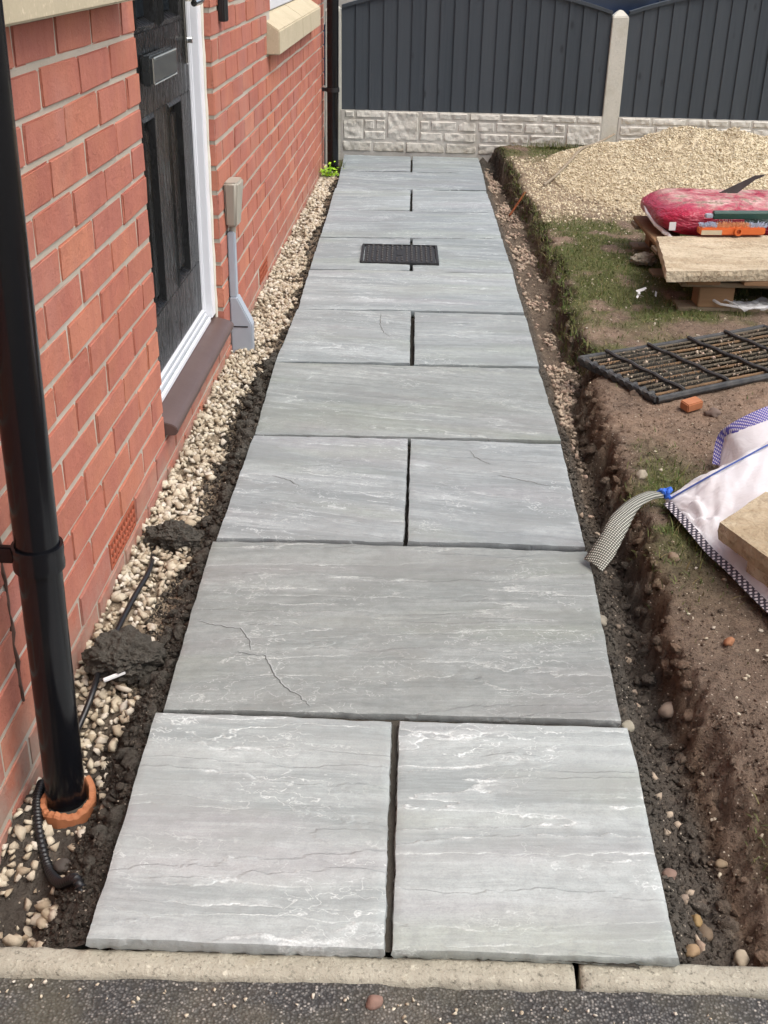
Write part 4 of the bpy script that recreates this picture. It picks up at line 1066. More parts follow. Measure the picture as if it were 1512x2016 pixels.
# ------------------------------------------------------------------ downpipes
DP = empty('downpipe', (.0757, -1.185, -.1)); tag(DP, 'glossy black downpipe in the left foreground set in a broken clay collar', 'downpipe', 'black downpipes')
lean = Vector((.018, 0, 1)).normalized()
def dpt(z): return Vector((0, 0, 0))+lean*((z+.1)/lean.z)
MB().tube([dpt(z) for z in (-.125, .3, .8, 1.6, 2.6, 4.8)], .0335, 40, False).build('pipe', MAT['blackpipe'], DP, smooth=True)
c = dpt(.385)
MB().lathe([(.0345, -.020), (.039, -.020), (.0395, -.012), (.0385, 0), (.0395, .012), (.039, .020), (.0345, .020)], c, 40, axisdir=lean).build('bracket', MAT['blackpipe'], DP, smooth=True)
MB().box(c.x-.083, c.x-.030, c.y-.006, c.y+.006, c.z-.014, c.z+.014).build('bracket_arm', MAT['blackpipe'], DP, bevel=.002)
MB().tube([(-.076, .13, .488), (-.052, .13, .488)], .009, 12).tube([(-.052, .13, .488), (-.044, .13, .488)], .013, 6).build('bracket_bolt', MAT['blackpipe'], DP)
DP2 = empty('downpipe', (.064, 4.35, -.06)); tag(DP2, 'black downpipe at the far corner of the house by the fence', 'downpipe', 'black downpipes')
MB().tube([(0, 0, 0), (0, 0, .6), (0, 0, 4.9)], .034, 24, False).build('pipe', MAT['blackpipe'], DP2, smooth=True)
MB().lathe([(.0345, -.012), (.039, -.012), (.039, .012), (.0345, .012)], (0, 0, .49), 24).box(-.064, -.033, -.01, .01, .48, .50).build('bracket', MAT['black'], DP2)
# broken clay collar
V = []; F = []; nseg = 44
for i in range(nseg+1):
    t = math.radians(-200+255*i/nseg); hgt = -.088+.0015*math.sin(i*1.9)+.003*math.sin(i*.45)
    if i > 36: hgt += .018*(i-36)/8
    ro = .047+.0006*math.sin(i*1.1)+(.006*(i-36)/8 if i > 36 else 0)
    for r, z in ((ro, -.17), (ro, hgt-.004), (ro-.003, hgt), (ro-.011, hgt+.001), (ro-.013, hgt-.004), (ro-.013, -.17)): V.append((r*math.cos(t), r*math.sin(t), z))
for i in range(nseg):
    for j in range(5): a = i*6+j; F.append((a, a+6, a+7, a+1))
F += [(0, 1, 2, 3, 4, 5), tuple(nseg*6+j for j in (5, 4, 3, 2, 1, 0))]
o = mk('clay_collar', mesh_np('clay_collar', V, F), MAT['clay'], loc=(.082, -1.198, 0)); tag(o, 'broken orange clay drain collar around the foot of the foreground downpipe', 'drain collar')

fm = MB().lathe([(0, -.098), (.030, -.098), (.036, -.104), (.037, -.16)], (.082, -1.198, 0), 20).build('collar_fill', MAT['bed'], o)
fm.matrix_parent_inverse = Matrix.Translation((-.082, 1.198, 0))
# ------------------------------------------------------------------ wall fittings
B = empty('cable_box', (0, 1.045, 0)); tag(B, 'beige cable entry box on the brick wall with grey conduit below', 'cable box')
mb = MB().prism([(.001, -.056), (.042, -.056), (.052, -.040), (.052, .040), (.042, .056), (.001, .056)], .385, .530, axis='z')
bx_ = mb.mesh('cover', bevel=.007, seg=3, smooth=True)
for v in bx_.vertices:
    if v.co.z < .43: v.co.y *= .55+.45*(v.co.z-.38)/.05; v.co.x *= .72+.28*(v.co.z-.38)/.05
mk('cover', bx_, MAT['beigebox'], B)
MB().box(.001, .012, -.038, .038, .395, .53).build('back_plate', MAT['beigebox'], B, bevel=.004)
MB().tube([(.016, 0, .360), (.016, 0, .387)], .011, 14).build('gland', MAT['beigebox'], B)
MB().prism([(.001, .148), (.024, .148), (.024, .366), (.001, .366)], -.024, .018).build('conduit', MAT['greyplastic'], B, bevel=.003)
MB().prism([(.001, -.075), (.072, -.075), (.074, .050), (.070, .062), (.026, .150), (.001, .150)], -.030, .024).build('cable_boot', MAT['greyplastic'], B, bevel=.004)
MB().box(.004, .060, -.0315, -.0302, .046, .050).build('boot_seam', MAT['black'], B)
d_ = MB().prism([(.001, -.022), (.018, -.022), (.026, -.012), (.026, .016), (.020, .022), (.001, .022)], 1.0, 1.15, axis='z').build('doorbell', MAT['black'], bevel=.003, smooth=True)
d_.location = (0, 1.055, 0); tag(d_, 'black doorbell box on the brickwork right of the front door', 'doorbell')

# ------------------------------------------------------------------ bits in the wall strip
def crag(name, r, loc, mat, seed, amp=.3, squash=(1, 1, 1), sub=5, fr=2.2):
    bm = bmesh.new(); bmesh.ops.create_icosphere(bm, subdivisions=sub, radius=1); me_ = bpy.data.meshes.new(name)
    V = np.array([v.co[:] for v in bm.verts])
    h = tri(V*fr+seed, 4, seed); h2 = tri(V*8+seed, 4, seed+3)
    V = V*(1+amp*(h-.5)*4+1.1*amp*(h2-.5)*2)[:, None]*np.array(squash)*r
    for v, p in zip(bm.verts, V): v.co = p
    bm.to_mesh(me_); bm.free()
    return mk(name, me_, mat, loc=loc)
o = crag('mortar_lump', .062, (.098, -.845, -.032), MAT['lump'], 3, .38, (1.08, .85, .72)); tag(o, 'large dark lump of damp mortar against the wall near the white plastic stick', 'mortar lump', 'mortar lumps')
o = crag('mortar_lump', .052, (.090, -.352, -.028), MAT['lump'], 8, .42, (1.05, .75, .66)); tag(o, 'dark mortar lump just beyond the nearer air vent', 'mortar lump', 'mortar lumps')
for (x, y, r, s) in ((.165, -1.10, .03, 4), (.175, -.62, .032, 5), (.15, -.05, .036, 6), (.155, .42, .04, 7), (.165, -.98, .028, 9), (.13, .62, .034, 11), (.165, .15, .03, 12)):
    pass
pts = [Vector(p) for p in ((.190, -1.455, -.095), (.170, -1.425, -.06), (.126, -1.385, -.07), (.085, -1.325, -.08), (.052, -1.262, -.095), (.030, -1.20, -.10), (.022, -1.15, -.12))]
for p_ in pts[1:]: p_.z = float(ground_z(np.array(p_.x), np.array(p_.y)))+.010
def spline(pts, n):
    out = []; P_ = [pts[0]]+list(pts)+[pts[-1]]
    for i in range(1, len(P_)-2):
        for k in range(n):
            t = k/n; a, b, c, d = P_[i-1], P_[i], P_[i+1], P_[i+2]
            out.append(.5*((2*b)+(c-a)*t+(2*a-5*b+4*c-d)*t*t+(3*b-a-3*c+d)*t**3))
    out.append(P_[-2]); return out
sp = spline(pts, 26)
o = MB().tube(sp, [.0078+(.0012 if i % 3 == 0 else -.0006) for i in range(len(sp))], 12).build('corrugated_cable', MAT['black'], smooth=True); tag(o, 'black corrugated cable conduit curling over stones at the foot of the downpipe', 'cable')
pts = [Vector(p) for p in ((.022, -1.12, -.13), (.046, -1.0, -.085), (.058, -.94, -.052), (.05, -.86, -.050), (.048, -.80, -.052), (.056, -.63, -.043), (.064, -.52, -.040), (.062, -.47, -.042), (.05, -.38, -.05), (.052, -.32, -.036), (.06, -.25, -.06))]
o = MB().tube(spline(pts, 10), .006, 10).build('black_cable', MAT['black'], smooth=True); tag(o, 'thin black cable half buried in the gravel along the wall', 'cable')
o = MB().prism([(-.004, 0), (.004, 0), (.004, .006), (-.004, .006)], -.022, .022).build('plastic_stick', MAT['white'], bevel=.001); o.location = (.092, -.905, -.040); o.rotation_euler = (.1, 0, math.radians(-55)); tag(o, 'small white plastic stick lying on the stones by the mortar lump', 'plastic stick')
# small bright plant at the far pipe
PL = empty('weed', (.05, 4.17, -.05)); tag(PL, 'bright yellow-green weed at the foot of the far downpipe', 'plant')
rs = np.random.default_rng(44); n = 170
c = np.stack([rs.normal(.0, .028, n), rs.normal(0, .03, n), .025+np.abs(rs.normal(0, .026, n))], 1)
a = rs.random(n)*6.28; tl = rs.normal(0, .5, n); sz_ = rs.uniform(.006, .013, n)
e1 = np.stack([np.cos(a), np.sin(a), tl*.5], 1)*sz_[:, None]; e2 = np.stack([-np.sin(a), np.cos(a), tl], 1)*sz_[:, None]*.7
V = np.stack([c-e1, c-e2*.8, c+e1*.6-e2*.7, c+e1, c+e1*.6+e2*.7, c+e2*.8], 1).reshape(-1, 3); b = np.arange(n)*6
mk('foliage', mesh_np('foliage', V, np.stack([b, b+1, b+2, b+3, b+4, b+5], 1)), MAT['lime'], PL)
mb = MB()
for i in range(14): mb.tube([(0, 0, 0), (rs.normal(0, .02), rs.normal(0, .02), .04)], .0012, 5)
mb.build('stem', MAT['grass'], PL)
t_ = blades('grass_tuft', np.stack([rs.normal(.115, .012, 70), rs.normal(4.36, .04, 70), np.full(70, -.04)], 1), rs.uniform(.04, .09, 70), 9, MAT['grass'], .7, .0013)
tag(t_, 'thin grass sprig between the far downpipe and the last slab', 'grass tuft')

# ------------------------------------------------------------------ pallet, buff slab, sack, brush
PA = empty('pallet', (1.60, 1.42, .025), math.radians(2)); tag(PA, 'low wooden pallet under the buff stone slab and red sack', 'pallet')
for yy in (0.01, .46, .91):
    MB().box(-.01, 1.16, yy, yy+.10, 0, .018).build('bottom_board', MAT['weathered'], PA, bevel=.002)
    for xx in (.06, .53, 1.0): MB().box(xx, xx+.13, yy+.002, yy+.098, .0185, .095).build('block', MAT['wood'], PA, bevel=.003)
    MB().box(-.01, 1.16, yy-.002, yy+.102, .0955, .113).build('bearer', MAT['weathered'], PA, bevel=.002)
for i in range(6): MB().box(.0+.205*i, .12+.205*i, -.03, 1.03, .1135, .131).build('top_board', MAT['wood'], PA, bevel=.002)
def rough_slab(name, c, z0, z1, mat, seed, res=.02, label=None):
    c = np.array(c, float); cen = c.mean(0); w = np.linalg.norm(c[1]-c[0]); d = np.linalg.norm(c[3]-c[0]); nx_ = int(w/res)+2; ny_ = int(d/res)+2
    u, v = np.meshgrid(np.linspace(0, 1, nx_), np.linspace(0, 1, ny_))
    P2 = c[0]*((1-u)*(1-v))[..., None]+c[1]*(u*(1-v))[..., None]+c[2]*(u*v)[..., None]+c[3]*((1-u)*v)[..., None]
    x, y = P2[..., 0]-cen[0], P2[..., 1]-cen[1]
    z = z1-z0+.009*(fbm(x*6+seed, y*9, 4, seed)-.5)
    x = x+.006*(fbm(y*25, y*0+seed, 3, seed)-.5)*((u < .01)+(u > .99)); y = y+.006*(fbm(x*25, x*0+seed, 3, seed+2)-.5)*((v < .01)+(v > .99))
    top = np.stack([x, y, z], -1).reshape(-1, 3); i = np.arange(nx_*ny_).reshape(ny_, nx_)
    ring = list(i[0, :])+list(i[1:, -1])+list(i[-1, -2::-1])+list(i[-2:0:-1, 0]); nb = len(top); nr = len(ring)
    V = list(top); F = [tuple(f) for f in grid_faces(nx_, ny_)]; rs_ = random.Random(seed)
    for zz, k in (((z1-z0)*.5, 1.006), (0, .992)):
        for idx in ring: p = top[idx]; V.append((p[0]*k+rs_.uniform(-.002, .002), p[1]*k+rs_.uniform(-.002, .002), zz))
    for q in range(nr):
        q2 = (q+1) % nr; F += [(ring[q2], ring[q], nb+q, nb+q2), (nb+q2, nb+q, nb+nr+q, nb+nr+q2)]
    F.append(tuple(nb+nr+q for q in range(nr-1, -1, -1)))
    o_ = mk(name, mesh_np(name, V, F), mat, loc=(cen[0], cen[1], z0))
    tag(o_, label, 'stone slab', 'spare buff stone slabs'); return o_
rough_slab('stone_slab', [(1.512, 1.343), (2.35, 1.475), (2.40, 2.00), (1.566, 1.868)], .158, .199, MAT['tan'], 5, label='buff riven stone slab lying on the pallet in front of the brush')
# red sack
SK = empty('red_sack', (1.955, 2.26, .157), math.radians(5)); tag(SK, 'dirty red plastic sack with dark green print lying on the pallet', 'sack')
def sup(v, e): return np.sign(v)*np.abs(v)**e
nu, nv = 90, 44
U, W_ = np.meshgrid(np.linspace(-np.pi, np.pi, nu, endpoint=False), np.linspace(-np.pi/2, np.pi/2, nv))
x = .37*sup(np.cos(W_), .45)*sup(np.cos(U), .36); y = .25*sup(np.cos(W_), .45)*sup(np.sin(U), .42); z = .068*sup(np.sin(W_), .7)
wr = fbm(x*9, z*30+y*6, 4, 12)-.5
pin = sstep(.26, .37, np.abs(x)); z = z*(1-.25*pin)+.012*wr+.012*(fbm(x*5, y*5, 3, 3)-.5)*(z > 0); y = y*(1+.10*wr)-.012*np.exp(-(x/.12)**2)*np.sign(y)*0; x = x*(1+.03*wr)
V = np.stack([x, y, z+.064], -1).reshape(-1, 3)
i = np.arange(nu*nv).reshape(nv, nu); j = np.roll(i, -1, 1)
F = np.stack([i[:-1].ravel(), j[:-1].ravel(), j[1:].ravel(), i[1:].ravel()], 1)
V[:, 2] = np.maximum(V[:, 2], .002)
SB = mk('body', mesh_np('body', V-np.array([0, 0, .064]), F, True), MAT['redbag'], SK, loc=(0, 0, .064))
def sack_front(x_, z_):
    c = 1-abs(z_/.062)**2.5; return -.235*max(0, c)**.275*max(0, 1-abs(x_/.36)**4.7)**.25
cu = bpy.data.curves.new('print', 'FONT'); cu.body = '.com'; cu.size = .032; cu.extrude = .0004
to = bpy.data.objects.new('print', cu); COL.objects.link(to)
bpy.context.view_layer.update()
tme = bpy.data.meshes.new_from_object(to.evaluated_get(bpy.context.evaluated_depsgraph_get())); bpy.data.objects.remove(to)
mk('print', tme, MAT['white'], SK, loc=(-.160, -.270, .084), rot=(math.radians(84), 0, 0))
MB().box(-.345, -.318, -.2475, -.2465, .042, .075).build('white_label', MAT['white'], SK).location = (0, .0, 0)
o = MB().tube([(-.36, .12, .08), (-.375, .0, .06), (-.365, -.12, .035), (-.33, -.20, .012), (-.325, -.235, .002)], [.006, .007, .008, .009, .008], 8).tube([(-.35, -.18, .02), (-.31, -.225, .0), (-.29, -.255, -.012)], .007, 8).build('sack_seam', MAT['white'], SK)
# dirt crumbs on the sack as a part
rs = np.random.default_rng(17); n = 260
x = rs.normal(.02, .10, n); y = rs.normal(-.09, .03, n); keep = np.abs(x) < .3; x, y = x[keep], y[keep]
scatter('dirt', np.stack([x, y, .118+0*x+rs.random(len(x))*.006], 1), rs.uniform(.003, .008, len(x)), HULLS, MAT['rubble'], 3, parent=SK)
# green bar and blade
GB = empty('green_handle', (1.775, 1.955, .226), math.radians(7)); tag(GB, 'dark green plastic tool handle lying between the red sack and the brush', 'handle')
MB().prism([(-.010, .030), (.012, .030), (.014, .055), (.008, .062), (-.008, .062), (-.012, .055)], .02, .60, axis='x').build('grip', MAT['greenbar'], GB, bevel=.002)
MB().prism([(-.010, .034), (.012, .034), (.012, .050), (-.010, .050)], -.012, .0195, axis='x').build('end_cap', MAT['greyplastic'], GB, bevel=.003)
bl_ = MB().prism([(1.872, .272), (1.96, .272), (2.045, .345), (2.070, .356), (2.086, .368), (2.040, .362)], -.0012, .0012, axis='y').build('steel_blade', MAT['steel']); bl_.location = (0, 2.34, 0); tag(bl_, 'dark steel saw blade pointing up behind the red sack', 'blade')
# brush head
BR = empty('brush_head', (1.862, 1.905, .207), math.radians(7)); tag(BR, 'upturned orange broom head with orange and pale blue bristles on the buff slab', 'brush')
MB().prism([(-.130, .002), (.130, .002), (.135, .018), (.131, .032), (-.131, .032), (-.135, .018)], -.022, .022).build('head', MAT['orange'], BR, bevel=.004)
MB().lathe([(.009, 0), (.017, 0), (.017, .010), (.009, .010), (.009, 0)], (.02, -.0225, .018), 18, axisdir=(0, -1, 0)).build('socket', MAT['orange'], BR)
MB().box(-.128, -.045, -.0235, -.0225, .004, .022).build('dust_patch', MAT['sillstone'], BR)
rs = np.random.default_rng(3)
for nm, lo, hi, mt in (('bristles', -.130, -.06, 'br_blue'), ('bristles', -.06, .065, 'br_orange'), ('bristles', .065, .135, 'br_blue')):
    n = int((hi-lo)*1700); p = np.stack([rs.uniform(lo, hi, n), rs.uniform(-.019, .019, n), np.full(n, .031)], 1)
    d = np.stack([rs.normal(0, .35, n)+(p[:, 0])*3.0, rs.normal(-.1, .35, n), np.ones(n)], 1); q = p+d*rs.uniform(.010, .019, n)[:, None]
    s = np.array([.0011, 0, 0]); t = np.array([0, .0011, 0])
    V = np.stack([p-s, p+s, q+s, q-s, p-t, p+t, q+t, q-t], 1).reshape(-1, 3); b = np.arange(n)*8
    mk(nm, mesh_np(nm, V, np.concatenate([np.stack([b, b+1, b+2, b+3], 1), np.stack([b+4, b+5, b+6, b+7], 1)])), MAT[mt], BR)['kind'] = 'stuff'
# clear film at the pallet foot
WR = empty('plastic_film', (1.66, 1.40, .05)); tag(WR, 'crumpled clear plastic film trailing from the pallet foot', 'plastic film')
U, W_ = np.meshgrid(np.linspace(0, 1, 60), np.linspace(0, 1, 14))
cx = .00+.30*U; cy = .12-.10*np.sqrt(U)+.05*np.sin(U*9)*U; x = cx; y = cy+(W_-.5)*(.035+.11*U); z = .055*(1-U)**3+.018*(fbm(U*14, W_*5, 4, 3))+.014*np.abs(np.sin(W_*7+U*12))-.012
mk('film', mesh_np('film', np.stack([x, y, z], -1).reshape(-1, 3), grid_faces(60, 14), False), MAT['wrap'], WR)
MB().tube([(.01, .10, .06), (.03, .06, .03), (.08, .02, .012), (.16, -.01, .008), (.24, .0, .012), (.30, -.02, .01)], [.004, .006, .005, .004, .005, .003], 7).build('twisted_edge', MAT['wrap'], WR)
o = crag('rock', .042, (1.563, 2.07, .055), MAT['rock'], 21, .35, (1.25, .8, .62)); tag(o, 'grey angular rock on the grass left of the pallet', 'rock')
# ------------------------------------------------------------------ rubber mat
MT = empty('rubber_mat', (1.352, .478, .028), math.radians(29.5)); tag(MT, 'dirty black scraper mat with ridged bars on the bare soil', 'mat')
# local: u along the bars (away right), v towards the back-left
Lm, Wm = .78, .385
def wob(u, v): return .003*math.sin(u*5+v*5)+.010*(u/Lm)
for e0, e1 in (((0, 0), (Lm, 0)), ((0, Wm), (Lm, Wm)), ((0, 0), (0, Wm)), ((Lm, 0), (Lm, Wm))):
    P_ = [Vector((e0[0]+(e1[0]-e0[0])*t/20+.0, e0[1]+(e1[1]-e0[1])*t/20, .012)) for t in range(21)]
    for p in P_: p.z += wob(p.x, p.y)
    MB().tube(P_, .011, 8).build('edge_tube', MAT['rubber'], MT)
nr_ = 12
for k in range(nr_):
    v = Wm*(k+.75)/(nr_+.5)
    P_ = [Vector((.012+(Lm-.024)*t/40, v, .016)) for t in range(41)]
    for t, p in enumerate(P_): p.z += wob(p.x, p.y)
    MB().tube(P_, [.0050+.0004*math.sin(t*2.1+k*3) for t in range(41)], 7).build('bar', MAT['coir'] if k % 3 else MAT['barbrown'], MT)
    if k < nr_-1:
        v2 = v+Wm*.5/(nr_+.5); n = 1000
        p = np.stack([np.random.default_rng(k).uniform(.015, Lm-.015, n), v2+np.random.default_rng(k+50).uniform(-.009, .009, n), np.full(n, .0)], 1)
        p[:, 2] = [wob(a, b)+.001 for a, b, _ in p]
        bl3 = blades('bristle_strip', p, np.full(n, .023), k, MAT['bristle_dark'], .6, .0016, parent=MT); bl3['kind'] = 'stuff'
for uu_ in (.10, .27, .44, .60):
    P_ = [Vector((uu_+.004*math.sin(v*1.3), Wm*v/16, .022)) for v in range(17)]
    for p in P_: p.z += wob(p.x, p.y)+.003
    MB().tube(P_, .0065, 7).build('cross_strap', MAT['rubber'], MT)
for v in np.linspace(.03, Wm-.03, 9): MB().tube([(-.012, v, .014), (.014, v+.004, .018)], [.012, .010], 8).build('lug', MAT['rubber'], MT)
MB().box(0, Lm, 0, Wm, -.006, -.002).build('backing', MAT['rubber'], MT)
scat = np.random.default_rng(9); n = 420
p = np.stack([scat.uniform(.02, Lm-.05, n), scat.uniform(.02, Wm-.02, n), np.full(n, .03)], 1); p[:, 2] = [wob(a, b)+.026 for a, b, _ in p]; p[:, 2] -= .006
scatter('grit', p, scat.gamma(1.2, .0016, n)+.0012, HULLS, MAT['rubble'], 4, parent=MT)
o = MB().box(-.028, .028, -.019, .019, 0, .026).build('brick_fragment', MAT['clay'], bevel=.003); o.location = (1.447, .445, .030); o.rotation_euler = (.1, -.1, .5); tag(o, 'orange broken brick fragment at the front edge of the scraper mat', 'brick fragment')

# ------------------------------------------------------------------ white bulk bag with strap, slab on top
WB = empty('bulk_bag', (1.254, -.215, .04)); tag(WB, 'flattened white woven bulk bag with blue stitching at the right edge', 'bulk bag')
def surf(A, Bc, n, mm, bulge, seed, name, mat, amp=.010):
    """sheet between two polylines"""
    A = [Vector(a) for a in A]; Bc = [Vector(b) for b in Bc]
    def samp(P_, t):
        s = spline(P_, 12); f = t*(len(s)-1); i0 = min(int(f), len(s)-2); return s[i0].lerp(s[i0+1], f-i0)
    V = []
    for j in range(mm+1):
        for i in range(n+1):
            u, v = i/n, j/mm; p = samp(A, u).lerp(samp(Bc, u), v)
            k = float(fbm(np.array(u*5+seed), np.array(v*4.), 3, seed))-.5; kk = float(fbm(np.array(u*16+seed), np.array(v*7.+u*5), 3, seed+2))-.5
            f = math.sin(math.pi*v)
            cr_ = abs(math.sin(u*9+v*4+k*6))*abs(math.sin(v*5-u*3+seed)); p = p+Vector((0, 0, bulge*f+amp*2*k*(.3+f)+amp*1.3*kk+amp*.9*cr_*f)); V.append(p-Vector(WB.location))
    me_ = mesh_np(name, [tuple(v) for v in V], grid_faces(n+1, mm+1), True); o_ = mk(name, me_, mat, WB)
    so = o_.modifiers.new('thickness', 'SOLIDIFY'); so.thickness = .0016; return o_
ridge = [(1.256, -.216, .055), (1.30, -.222, .092), (1.35, -.224, .130), (1.42, -.210, .170), (1.50, -.185, .206), (1.62, -.14, .23), (1.85, -.06, .22)]
hem = [(1.260, -.238, .046), (1.285, -.36, .050), (1.309, -.478, .050), (1.336, -.554, .048), (1.377, -.695, .046), (1.43, -.86, .05), (1.52, -1.05, .055)]
surf(ridge, hem, 70, 40, -.012, 3, 'front_sheet', MAT['whitebag'], .012)
back = [(1.27, -.20, .040), (1.32, -.12, .045), (1.38, -.06, .05), (1.46, -.02, .05), (1.56, .03, .055), (1.68, .1, .06), (1.9, .2, .06)]
surf(ridge, back, 36, 10, -.01, 9, 'back_sheet', MAT['whitebag'])
fl1 = [(1.430, .000, .045), (1.441, .035, .100), (1.457, .012, .142), (1.53, .004, .190), (1.64, .03, .215), (1.8, .08, .22)]
fl0 = [(1.445, -.05, .045), (1.462, -.03, .085), (1.480, -.04, .12), (1.54, -.05, .16), (1.65, -.03, .18), (1.8, .0, .19)]
surf(fl1, [(p[0]+.005, p[1]-.10, p[2]-.05) for p in fl0], 30, 10, .0, 14, 'rear_flap', MAT['whitebag'], .006)
def ribbon(name, P_, wv, mat, lift=.003, th=.002):
    s = spline([Vector(p) for p in P_], 12); w = [Vector(q) for q in wv]; ws = spline(w, 12); V = []
    for p, q in zip(s, ws): V += [p-q*.5-Vector(WB.location)+Vector((0, 0, lift)), p+q*.5-Vector(WB.location)+Vector((0, 0, lift))]
    F = [(2*i, 2*i+1, 2*i+3, 2*i+2) for i in range(len(s)-1)]
    o_ = mk(name, mesh_np(name, [tuple(v) for v in V], F), mat, WB); so = o_.modifiers.new('thickness', 'SOLIDIFY'); so.thickness = th; return o_
ribbon('webbing', [(p[0]-.002, p[1], p[2]+.002) for p in fl1], [(.030, -.012, .0), (.028, -.02, -.004), (.016, -.028, -.012), (.008, -.03, -.020), (.006, -.03, -.02), (.006, -.03, -.02)], MAT['blueweave'])
rb = [(p[0]+.004, p[1]-.016, p[2]-.004) for p in ridge]
ribbon('blue_stitching', rb, [(.0, -.003, -.0035)]*len(rb), MAT['stitch'], .009, .0012)
ribbon('striped_hem', [(p[0]-.004, p[1]-.0, p[2]+.002) for p in hem], [(.018, .003, .006)]*len(hem), MAT['hem'], .004)
# strap over the trench onto the slab
ST_L = [(1.245, -.218, .066), (1.205, -.245, .082), (1.152, -.308, .090), (1.104, -.370, .080), (1.071, -.427, .050), (1.038, -.459, .012)]
ST_R = [(1.243, -.236, .064), (1.208, -.278, .078), (1.166, -.339, .080), (1.131, -.415, .060), (1.100, -.474, .032), (1.070, -.512, .012)]
a_ = spline([Vector(p) for p in ST_L], 12); b_ = spline([Vector(p) for p in ST_R], 12); V = []
for p, q in zip(a_, b_):
    for t in np.linspace(0, 1, 6): V.append(tuple(p.lerp(q, t)+Vector((0, 0, .004*math.sin(math.pi*t)))-Vector(WB.location)))
so = mk('strap', mesh_np('strap', V, grid_faces(6, len(a_)), True), MAT['strap'], WB); md = so.modifiers.new('thickness', 'SOLIDIFY'); md.thickness = .003
kn = MB(); rs_ = random.Random(3)
for i in range(7):
    q = [Vector((1.250+rs_.uniform(-.016, .016), -.222+rs_.uniform(-.012, .012), .066+rs_.uniform(-.006, .014)))-Vector(WB.location) for _ in range(4)]
    kn.tube(spline(q, 6), .0042, 7)
kn.build('blue_tie', MAT['bluecord'], WB, smooth=True)
# buff slabs resting on the bag
c0 = np.array([1.309, -.506]); ea = np.array([.145, .174]); ea /= np.linalg.norm(ea); eb = np.array([.064, -.146]); eb /= np.linalg.norm(eb)
rough_slab('stone_slab', [c0, c0+eb*.42, c0+eb*.42+ea*.55, c0+ea*.55], .101, .140, MAT['tan'], 9, label='buff stone slab resting on the white bulk bag at the right edge')
c1 = c0+ea*.02+eb*.09
rough_slab('stone_slab', [c1, c1+eb*.42, c1+eb*.42+ea*.5, c1+ea*.5], .062, .0985, MAT['tan'], 15, label='lower buff stone slab under the other one on the white bulk bag')

# ------------------------------------------------------------------ loose individual stones and sticks
PEB = [(1.232, -.465, .020, .0145, (.34, .24, .16), 'tan pebble on the soil below the white bulk bag strap'),
       (1.155, -.899, .012, .021, (.36, .27, .20), 'large pale brown pebble at the edge of the trench right of the wide front slab'),
       (1.280, -.798, .030, .012, (.42, .18, .08), 'small orange pebble on bare soil near the right edge'),
       (1.069, -1.369, -.012, .0145, (.30, .19, .14), 'pinkish pebble beside the front right slab'),
       (1.108, -1.413, .000, .011, (.38, .25, .10), 'yellowish pebble next to a brown pebble in the lower right soil'),
       (1.119, -1.428, .002, .014, (.20, .14, .085), 'smooth dark brown pebble next to a yellowish one in the lower right soil'),
       (1.174, -1.29, .012, .010, (.34, .25, .15), 'small beige pebble by the grass sprig in the lower right soil'),
       (1.085, -1.491, -.014, .012, (.42, .28, .15), 'sandy pebble near the front right corner of the path'),
       (1.163, -1.474, -.005, .014, (.55, .46, .33), 'cream stone in the lower right corner soil'),
       (1.064, -.977, -.03, .016, (.40, .36, .27), 'greenish grey stone in the trench at the corner of the wide front slab'),
       (1.058, -.635, -.02, .018, (.34, .30, .23), 'pale angular stone against the path edge below the strap end'),
       (1.225, -.044, .05, .017, (.46, .40, .30), 'pale stone on the grass behind the bulk bag tie'),
       (1.159, -1.534, -.01, .014, (.45, .28, .08), 'ochre stone by the kerb in the lower right corner'),
       (.631, -1.628, -.045, .013, (.34, .20, .15), 'pink stone on the tarmac against the kerb'),
       (.118, -1.335, -.05, .0185, (.085, .07, .058), 'smooth dark round cobble among pale chippings left of the front slab'),
       (1.30, .545, .045, .018, (.22, .16, .11), 'round brown pebble at the left edge of the scraper mat'),
       (1.50, .405, .042, .022, (.20, .14, .11), 'dark reddish cobble at the front edge of the scraper mat')]
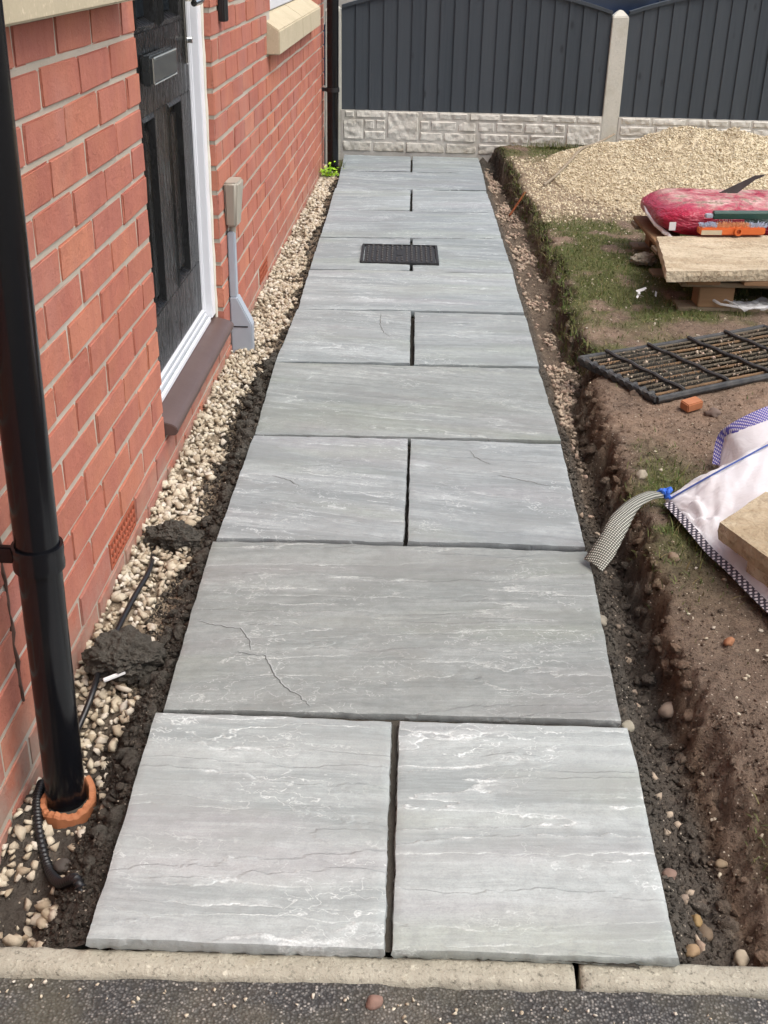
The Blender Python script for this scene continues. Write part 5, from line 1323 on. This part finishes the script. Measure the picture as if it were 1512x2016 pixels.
for i, (x, y, z, r, cc, lb) in enumerate(PEB):
    bm = bmesh.new(); bmesh.ops.create_icosphere(bm, subdivisions=3, radius=1); me_ = bpy.data.meshes.new('pebble')
    V = np.array([v.co[:] for v in bm.verts]); h = fbm(V[:, 0]*1.3+i*3, V[:, 1]*1.3+V[:, 2]+i, 2, i)
    V = V*(1+.75*(h-.5))[:, None]*np.array([1, .8, .68])*r
    for v, p in zip(bm.verts, V): v.co = p
    bm.to_mesh(me_); bm.free(); me_.polygons.foreach_set('use_smooth', np.ones(len(me_.polygons), dtype=bool))
    gz = float(ground_z(np.array(x), np.array(y))) if y > -1.56 else -.033
    o = mk('pebble', me_, m_plain('pebble_stone', tuple(.72*q_+.02 for q_ in cc), .75, .25, var=.7, scale=45, bump=.35), loc=(x, y, gz+r*.22), rot=(random.uniform(-.3, .3), random.uniform(-.3, .3), random.uniform(0, 6)))
    tag(o, lb, 'stone' if 'stone' in lb else 'pebble', 'loose stones on the ground')
pts = [Vector(p) for p in ((1.27, 3.62, .085), (1.346, 3.80, .105), (1.44, 3.98, .125), (1.53, 4.20, .135), (1.66, 4.48, .17), (1.78, 4.70, .26))]
for p in pts: p.z = float(ground_z(np.array(p.x), np.array(p.y))+heap(np.array(p.x), np.array(p.y)))+.018
pts[-1].z += .05
o = MB().tube(spline(pts, 8), .007, 8).build('bent_stick', MAT['twig'], smooth=True); tag(o, 'long bent stick lying at the foot of the gravel heap by the post', 'stick')
o = MB().tube([(1.075, 3.30, -.045), (1.11, 3.40, -.02), (1.165, 3.53, .03)], .006, 7).build('rusty_rod', MAT['rust']); tag(o, 'short rusty rod sticking out of the trench bank', 'rod')
# scraps of plastic on the lawn near the pallet
mb = MB(); rs_ = random.Random(8)
for i in range(5):
    x, y = 1.50+rs_.uniform(-.05, .06), 1.53+rs_.uniform(-.06, .05); a = rs_.uniform(0, 3); l = rs_.uniform(.010, .026); w = .0035
    dx, dy = math.cos(a), math.sin(a)
    mb.add([(x-dx*l-dy*w, y-dy*l+dx*w, .062), (x-dx*l+dy*w, y-dy*l-dx*w, .058), (x+dx*l+dy*w, y+dy*l-dx*w, .066), (x+dx*l-dy*w, y+dy*l+dx*w, .072)], [(0, 1, 2, 3)])
o = mb.build('torn_plastic', MAT['white']); tag(o, 'torn white plastic scraps on the grass left of the pallet foot', 'plastic scrap')
